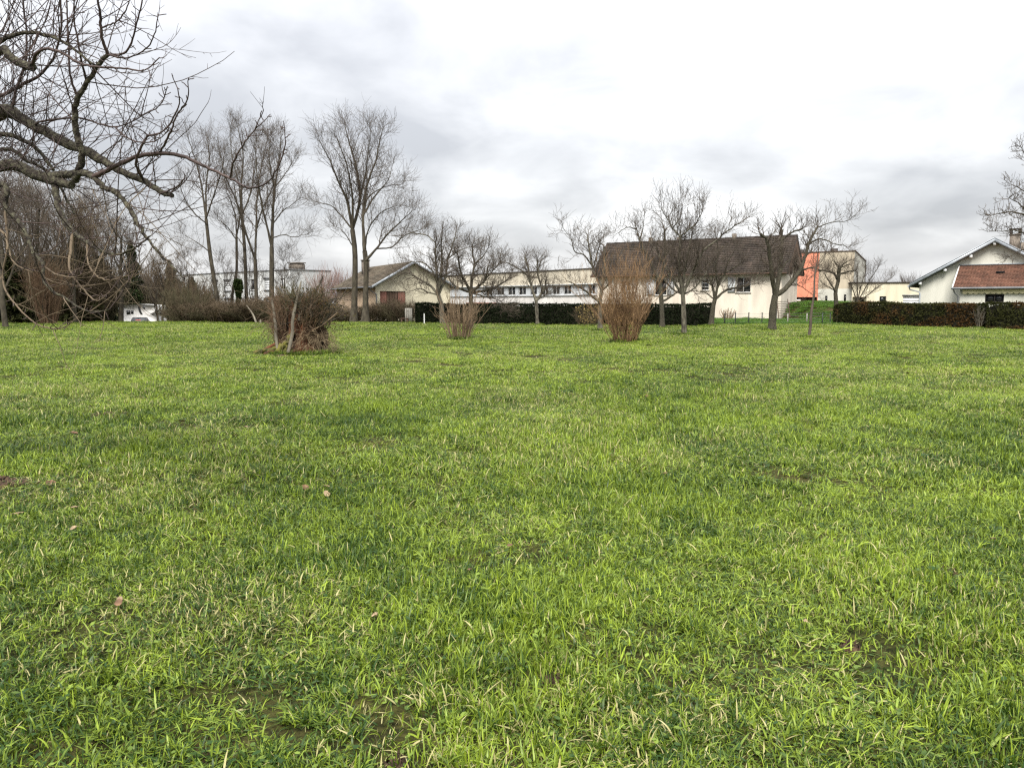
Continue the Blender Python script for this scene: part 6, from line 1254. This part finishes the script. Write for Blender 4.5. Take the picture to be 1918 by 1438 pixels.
# ------------------------------------------------------------------ grass
def blades(r, n, rad, ln, wd, tilt, bend, K=4, clump=1):
    """n curved tapering ribbons; returns verts, quads, colour attribute (random, along-blade, dead flag)"""
    az0 = r.random(n) * 6.283; q = np.sqrt(r.random(n)) * rad; root = np.stack([np.cos(az0) * q, np.sin(az0) * q], -1)
    if clump > 1:
        c = root[r.integers(0, max(1, n // clump), n)]; root = c + r.normal(0, 0.012, (n, 2))
    az = r.random(n) * 6.283; L = r.uniform(*ln, n); W = r.uniform(*wd, n); t0 = np.abs(r.normal(0, tilt, n)); be = np.abs(r.normal(bend, bend * 0.6, n)); tk = np.linspace(0, 1, K + 1)
    ang = np.minimum(t0[:, None] + be[:, None] * tk[None] ** 1.4, 2.2); stp = (L / K)[:, None]
    hx = np.concatenate([np.zeros((n, 1)), np.cumsum(np.sin(ang[:, :-1]) * stp, 1)], 1); hz = np.concatenate([np.zeros((n, 1)), np.cumsum(np.cos(ang[:, :-1]) * stp, 1)], 1)
    d = np.stack([np.cos(az), np.sin(az)], -1); side = np.stack([-d[:, 1], d[:, 0]], -1); tw = r.normal(0, 0.5, n)
    cen = np.stack([root[:, 0:1] + d[:, 0:1] * hx, root[:, 1:2] + d[:, 1:2] * hx, hz], -1)
    w = W[:, None] * np.array([0.75, 1.0, 0.9, 0.6, 0.06])[None, :K + 1] * 0.5
    sv = np.stack([side[:, 0] * np.cos(tw), side[:, 1] * np.cos(tw), np.sin(tw)], -1)[:, None] * w[..., None]
    v = np.stack([cen - sv, cen + sv], 2); v[..., 2] = np.maximum(v[..., 2], -0.01)
    b = (np.arange(n) * (K + 1) * 2)[:, None] + (np.arange(K) * 2)[None]; qd = np.stack([b, b + 1, b + 3, b + 2], -1).reshape(-1, 4)
    col = np.stack([np.repeat(r.random(n), (K + 1) * 2), np.tile(np.repeat(tk, 2), n), np.repeat(r.random(n), (K + 1) * 2)], -1)
    return v.reshape(-1, 3), qd, col
def leaves_patch(r, n, rad, size, h):
    """low broad weed leaves (clover, plantain, daisy) as small domed lobes"""
    az = r.random(n) * 6.283; q = np.sqrt(r.random(n)) * rad; c = np.stack([np.cos(az) * q, np.sin(az) * q, r.uniform(*h, n)], -1); L = r.uniform(*size, n)
    a = r.random(n) * 6.283; d = np.stack([np.cos(a), np.sin(a), r.normal(0.1, 0.25, n)], -1); s = np.stack([-np.sin(a), np.cos(a), r.normal(0, 0.2, n)], -1); up = np.array((0, 0, 1.0))
    Lq = L[:, None]; v = np.stack([c - d * Lq, c - d * Lq * 0.3 + s * Lq * 0.55 + up * 0.1 * Lq, c + d * Lq * 0.5 + s * Lq * 0.5 + up * 0.05 * Lq, c + d * Lq, c + d * Lq * 0.5 - s * Lq * 0.5 + up * 0.05 * Lq, c - d * Lq * 0.3 - s * Lq * 0.55 + up * 0.1 * Lq], 1)
    b = (np.arange(n) * 6)[:, None]; qd = np.concatenate([b + np.array([0, 1, 2, 3]), b + np.array([0, 3, 4, 5])])
    rr = np.repeat(r.random(n) * 0.8, 6); col = np.stack([rr, np.ones(n * 6) * 0.5, np.zeros(n * 6)], -1); return v.reshape(-1, 3), qd, col
def grass_collection(name, specs, mat):
    col = bpy.data.collections.new(name)
    for i, parts in enumerate(specs):
        g = Geo(); cs = []
        for v, q, c in parts: g.add(v, q); cs.append(c)
        v, f = g.out(); me = npmesh(f'{name}_{i:02d}', v, f, attr={'col': ('POINT', np.concatenate(cs))}); me.materials.append(mat)
        col.objects.link(bpy.data.objects.new(f'{name}_{i:02d}', me))
    return col
rg = np.random.default_rng(301)
SW = 0.36
near_specs = []
for i in range(5):      # 0-4 ordinary sward: fine and broad blades lying every way, a little thatch
    near_specs.append([blades(rg, 250, SW, (0.02, 0.05), (0.0018, 0.0044), 0.9, 0.8, K=3), blades(rg, 250, SW, (0.04, 0.095), (0.0042, 0.0088), 1.1, 0.75), blades(rg, 80, SW, (0.04, 0.08), (0.0015, 0.0035), 1.4, 0.3, K=3), leaves_patch(rg, 46, SW, (0.007, 0.016), (0.008, 0.035))])
for i in range(4):      # 5-8 coarse arching tussocks, the first two blue-green
    v, q, c = blades(rg, 50 + 16 * i, 0.035 + 0.012 * i, (0.055, 0.125), (0.0038, 0.0088), 0.75, 1.15)
    if i < 2: c[:, 2] *= 0.3
    near_specs.append([(v, q, c)])
for i in range(2):      # 9-10 broad-leaved weeds
    near_specs.append([leaves_patch(rg, 30, 0.10, (0.008, 0.02), (0.012, 0.045)), blades(rg, 14, 0.1, (0.03, 0.07), (0.003, 0.005), 0.8, 0.8)])
near_specs.append([leaves_patch(rg, 11, 0.05, (0.014, 0.03), (0.012, 0.035))])      # 11 dandelion or plantain rosette
near_col = grass_collection('sward_tufts', near_specs, M['grass'])
far_specs = []
for i in range(5):
    far_specs.append([blades(rg, 300, 0.42, (0.05, 0.12), (0.006, 0.012), 0.55, 0.9, K=3), blades(rg, 40, 0.42, (0.08, 0.16), (0.007, 0.013), 0.5, 0.8, K=3)])
far_col = grass_collection('far_sward_tufts', far_specs, M['grass'])
lush_col = grass_collection('lush_tufts', [[blades(rg, 260, 0.42, (0.06, 0.12), (0.010, 0.018), 0.5, 0.8, K=3)] for i in range(3)], M['lush'])
def gn_instancer(name, col):
    ng = bpy.data.node_groups.new(name, 'GeometryNodeTree')
    ng.interface.new_socket('Geometry', in_out='INPUT', socket_type='NodeSocketGeometry'); ng.interface.new_socket('Geometry', in_out='OUTPUT', socket_type='NodeSocketGeometry')
    N, L = ng.nodes, ng.links; gi, go = N.new('NodeGroupInput'), N.new('NodeGroupOutput'); ip = N.new('GeometryNodeInstanceOnPoints'); ci = N.new('GeometryNodeCollectionInfo')
    ci.inputs['Collection'].default_value = col; ci.inputs['Separate Children'].default_value = True; ci.inputs['Reset Children'].default_value = True
    def at(nm, ty):
        a = N.new('GeometryNodeInputNamedAttribute'); a.data_type = ty; a.inputs['Name'].default_value = nm; return a.outputs['Attribute']
    mp = N.new('GeometryNodeMeshToPoints'); L.new(gi.outputs[0], mp.inputs['Mesh']); L.new(mp.outputs[0], ip.inputs['Points']); L.new(ci.outputs[0], ip.inputs['Instance']); ip.inputs['Pick Instance'].default_value = True
    L.new(at('idx', 'INT'), ip.inputs['Instance Index']); L.new(at('scl', 'FLOAT_VECTOR'), ip.inputs['Scale'])
    er = N.new('FunctionNodeEulerToRotation'); L.new(at('rot', 'FLOAT_VECTOR'), er.inputs[0]); L.new(er.outputs[0], ip.inputs['Rotation']); L.new(ip.outputs[0], go.inputs[0]); return ng
def scatter(name, col, pos, idx, rot, scl, tint, dry, label):
    me = bpy.data.meshes.new(name); me.vertices.add(len(pos)); me.vertices.foreach_set('co', np.asarray(pos, np.float32).ravel())
    for nm, ty, arr, key in (('idx', 'INT', np.asarray(idx, np.int32), 'value'), ('rot', 'FLOAT_VECTOR', np.asarray(rot, np.float32).ravel(), 'vector'), ('scl', 'FLOAT_VECTOR', np.asarray(scl, np.float32).ravel(), 'vector'), ('tint', 'FLOAT', np.asarray(tint, np.float32), 'value'), ('dry', 'FLOAT', np.asarray(dry, np.float32), 'value')):
        a = me.attributes.new(nm, ty, 'POINT'); a.data.foreach_set(key, arr)
    me.materials.append(M['grass']); o = bpy.data.objects.new(name, me); link(o); md = o.modifiers.new('tufts', 'NODES'); md.node_group = gn_instancer(name + '_scatter', col)
    tag(o, label, 'grass', None, 'stuff'); return o
# bare or scraped spots: worm casts, molehills
BARE = [(0, 910, 0.20), (232, 861, 0.16), (232, 780, 0.17), (525, 790, 0.14), (137, 723, 0.17), (264, 745, 0.11), (346, 747, 0.13), (1030, 1270, 0.045), (1775, 1058, 0.06), (1590, 1196, 0.05), (745, 1425, 0.05), (190, 778, 0.15), (1760, 1130, 0.04)]
bare_xy = [(P(px, py, gdist(py))[0], gdist(py), rad) for px, py, rad in BARE]
n_soil = len(bare_xy); bare_xy += RINGS
def field_points(r, d0, d1, per_m2, margin=2.0):
    W = 0.72 * d1 + margin; n = int((d1 - d0) * 2 * W * per_m2); x = r.uniform(-W, W, n); y = r.uniform(d0, d1, n); ok = np.abs(x) < 0.72 * y + margin; return x[ok], y[ok]
def pars(r, x, y, nvar):
    a = vnoise(x, y, 2.6, 21) * 0.5 + vnoise(x, y, 0.8, 22) * 0.3 + vnoise(x, y, 8.0, 23) * 0.2
    tint = np.clip((a - 0.5) * 1.9 + 0.5 + r.normal(0, 0.08, len(x)), 0, 1); dry = np.clip((vnoise(x, y, 1.3, 31) * 0.6 + vnoise(x, y, 0.4, 32) * 0.4 - 0.5) * 2.4 + 0.35, 0, 1)
    hgt = 0.52 + 0.75 * vnoise(x, y, 1.1, 41) ** 1.5 + 0.35 * (vnoise(x, y, 0.35, 42) - 0.5)
    return tint, dry, hgt
def keep_bare(x, y, mar=0.0):
    ok = np.ones(len(x), bool)
    for bx, by, rad in bare_xy: ok &= (np.hypot(x - bx, (y - by) * 0.8) > rad * 0.7 + mar)
    return ok
def near_field(name, d0, d1, dens, dtus, dweed, sc, label, seed):
    r = np.random.default_rng(seed); px, py, pi, ps = [], [], [], []
    x, y = field_points(r, d0, d1, dens); thin = vnoise(x, y, 0.7, 51) * 0.6 + vnoise(x, y, 0.25, 52) * 0.4; ok = keep_bare(x, y, 0.10) & (r.random(len(x)) < np.clip(0.8 + (thin - 0.28) * 1.6, 0.6, 1)); x, y = x[ok], y[ok]
    px.append(x); py.append(y); pi.append(r.integers(0, 5, len(x))); ps.append(sc * r.uniform(0.85, 1.2, len(x)))
    x, y = field_points(r, d0, d1, dtus); c = vnoise(x, y, 0.9, 61) * 0.6 + vnoise(x, y, 0.35, 62) * 0.4; ok = keep_bare(x, y) & (r.random(len(x)) < np.clip((c - 0.40) * 5, 0.05, 1)); x, y = x[ok], y[ok]
    px.append(x); py.append(y); pi.append(5 + r.integers(0, 4, len(x))); ps.append(sc * r.uniform(0.7, 1.15, len(x)))
    x, y = field_points(r, d0, d1, dweed); c = vnoise(x, y, 1.2, 65) * 0.6 + vnoise(x, y, 0.4, 66) * 0.4; ok = r.random(len(x)) < np.clip((c - 0.45) * 5, 0.03, 1); x, y = x[ok], y[ok]
    px.append(x); py.append(y); pi.append(9 + np.minimum(r.integers(0, 5, len(x)) // 2, 2)); ps.append(sc * r.uniform(0.7, 1.2, len(x)))
    x, y, idx, s = (np.concatenate(v) for v in (px, py, pi, ps)); tint, dry, hgt = pars(r, x, y, 10); n = len(x)
    scl = np.stack([s, s, s * hgt], -1); rot = np.stack([r.normal(0, 0.08, n), r.normal(0, 0.08, n), r.random(n) * 6.283], -1)
    scatter(name, near_col, np.stack([x, y, ground_h(x, y) - 0.006], -1), idx, rot, scl, tint, dry, label)
near_field('near_grass', 1.2, 6.5, 24, 46, 14, 1.0, 'coarse tufted meadow grass close to the viewer', 71)
near_field('middle_grass', 6.5, 15.0, 12, 22, 6, 1.25, 'meadow grass in the middle of the field', 72)
# longer grass left standing round trunks, shrubs and the brush pile
rb = np.random.default_rng(77); bx, by, bs = [], [], []
for o_ in list(S.objects):
    if o_.parent is None and o_.get('category') in ('tree', 'shrub', 'brush pile', 'hedge') and 15 < o_.location.y < 58 and -30 < o_.location.x < 40:
        big = {'tree': (0.12, 0.55, 70), 'shrub': (0.1, 0.65, 80), 'brush pile': (0.7, 1.15, 200), 'hedge': (0, 0, 0)}[o_['category']]; q = rb.uniform(big[0], big[1], big[2]); a = rb.random(big[2]) * 6.283
        bx += list(o_.location.x + np.cos(a) * q + (0.1 if big[2] == 200 else 0)); by += list(o_.location.y + np.sin(a) * q * 0.9); bs += list(rb.uniform(0.9, 1.9, big[2]))
bx, by, bs = np.array(bx), np.array(by), np.array(bs); nb = len(bx)
scatter('rank_grass', near_col, np.stack([bx, by, ground_h(bx, by) - 0.006], -1), 5 + rb.integers(0, 4, nb), np.stack([rb.normal(0, .15, nb), rb.normal(0, .15, nb), rb.random(nb) * 6.28], -1), np.stack([bs * 1.2, bs * 1.2, bs], -1), rb.random(nb) * 0.12, rb.random(nb) * 0.6, 'longer rank grass around the tree trunks and shrubs')  # low tint paints a dark green ring of contact shade
def far_field(name, d0, d1, dens, sc, seed, label):
    r = np.random.default_rng(seed); x, y = field_points(r, d0, d1, dens, 4.0); ok = keep_bare(x, y, 0.2) & ~((y > 61.5) & (x < 30)) & ~((x > 13.2) & (y > 53.6)); x, y = x[ok], y[ok]; tint, dry, hgt = pars(r, x, y, 5); n = len(x)
    s = sc * r.uniform(0.8, 1.2, n); scl = np.stack([s, s, s * hgt * 0.6], -1); rot = np.stack([r.normal(0, 0.08, n), r.normal(0, 0.08, n), r.random(n) * 6.283], -1)
    scatter(name, far_col, np.stack([x, y, ground_h(x, y) - 0.006], -1), r.integers(0, 5, n), rot, scl, np.clip(tint - 0.08, 0, 1), dry * 0.8, label)
far_field('far_grass', 15.0, 32.0, 8.5, 0.95, 73, 'shorter meadow grass around the brush pile and shrubs')
far_field('distant_grass', 32.0, 62.5, 4.8, 1.25, 74, 'far meadow grass running up to the hedges')
r_ = np.random.default_rng(75); n_ = 2600; x_ = r_.uniform(13.2, 34, n_); y_ = r_.uniform(53.6, 73, n_); ok_ = (LH.O[0] - x_) * 0.53 + (LH.O[1] - y_) * 0.848 > 0.15
ok_ |= (x_ > 25.2); x_, y_ = x_[ok_], y_[ok_]; n_ = len(x_)
scatter('bank_grass', lush_col, np.stack([x_, y_, ground_h(x_, y_) - 0.005], -1), r_.integers(0, 3, n_), np.stack([r_.normal(0, .1, n_), r_.normal(0, .1, n_), r_.random(n_) * 6.28], -1), np.full((n_, 3), 1.1) * r_.uniform(0.8, 1.2, (n_, 1)), vnoise(x_, y_, 2.0, 5), np.zeros(n_), 'vivid green garden grass on the bank and below the long house')

# ------------------------------------------------------------------ molehills and fallen leaves
for k, (bx, by, rad) in enumerate(bare_xy[:n_soil]):
    r = np.random.default_rng(400 + k); n, K = 30, 10; v = [(bx, by, gz(bx, by) + 0.10 * rad + 0.02)]; f = []
    for j in range(1, K):
        for i in range(n):
            a = i * 2 * math.pi / n; q = rad * j / (K - 1) * (1 + 0.22 * math.sin(a * 3 + k) + 0.12 * r.normal()); xx, yy = bx + q * math.cos(a), by + q * math.sin(a)
            v.append((xx, yy, gz(xx, yy) + (0.10 * rad + 0.010) * (1 - (j / (K - 1)) ** 2) + 0.016 * abs(r.normal()) - 0.02 * (j == K - 1)))
    q4 = [(1 + (j - 1) * n + i, 1 + (j - 1) * n + (i + 1) % n, 1 + j * n + (i + 1) % n, 1 + j * n + i) for j in range(1, K - 1) for i in range(n)]
    lone('soil_patch', v, [np.array(q4), np.array([(0, 1 + i, 1 + (i + 1) % n) for i in range(n)])], M['soil'], 'scraped patch of bare brown soil showing through the meadow grass', 'soil patch', 'bare soil patches in the grass', True)
def fallen_leaf(px, py, size, pale, seed, label, group):
    r = np.random.default_rng(seed); D = gdist(py); x = P(px, py, D)[0]; z = gz(x, D) + 0.05; n = 9; size *= 0.95; a = r.random() * 6.283; v = []; q = []
    d = np.array((math.cos(a), math.sin(a), 0.25 * r.normal())); s = np.array((-math.sin(a), math.cos(a), 0.3 * r.normal())); c = np.array((x, D, z)); cup = r.uniform(0.1, 0.5)
    for i in range(n):
        t = i / (n - 1); w = math.sin(math.pi * min(1, t * 0.95 + 0.03)) ** 0.7 * 0.34 * size; m = c + d * (t - 0.5) * size + np.array((0, 0, 1)) * (cup * 0.3 * size * (t - 0.5) ** 2 * 4)
        for u in (-1, 0, 1): v.append(m + s * w * u + np.array((0, 0, abs(u) * cup * w)) + r.normal(0, 0.002, 3))
        if i: k = 3 * i; q += [(k - 3, k - 2, k + 1, k), (k - 2, k - 1, k + 2, k + 1)]
    lone('fallen_leaf', v, np.array(q), M['dry_leaf_pale' if pale else 'dry_leaf'], label, 'leaf', group)
lf_g = 'dry leaves scattered over the meadow'
LV = [(136, 999, .085, 1), (140, 960, .08, 1), (33, 972, .09, 1), (72, 917, .08, 1), (96, 918, .09, 0), (572, 921, .09, 0), (612, 916, .09, 1), (612, 930, .08, 1), (222, 1135, .06, 0), (225, 1128, .04, 1), (702, 1158, .035, 1), (140, 822, .10, 0), (440, 822, .09, 1), (462, 808, .07, 1), (1283, 773, .10, 1), (1212, 742, .08, 0), (1245, 884, .06, 0), (1509, 1163, .03, 1), (1088, 1106, .035, 1), (955, 1026, .05, 0), (1705, 738, .08, 1), (1700, 700, .1, 0), (340, 797, .09, 1), (824, 884, .06, 1), (1860, 1005, .04, 0), (880, 1075, .04, 0), (215, 890, .07, 1), (655, 995, .05, 0)]
for k, (px, py, sz, pale) in enumerate(LV):
    fallen_leaf(px, py, sz, pale, 500 + k, 'pale tan dry leaf lying on the meadow grass' if pale else 'reddish brown dry leaf lying on the meadow grass', 'pale ' + lf_g if pale else 'brown ' + lf_g)

ordinals('bare soil patches in the grass', 'scraped patch of bare brown soil in the meadow, %s')
ordinals('pale ' + lf_g, 'pale tan dry leaf on the meadow grass, %s among the pale leaves')
ordinals('brown ' + lf_g, 'reddish brown dry leaf on the meadow grass, %s among the brown leaves')
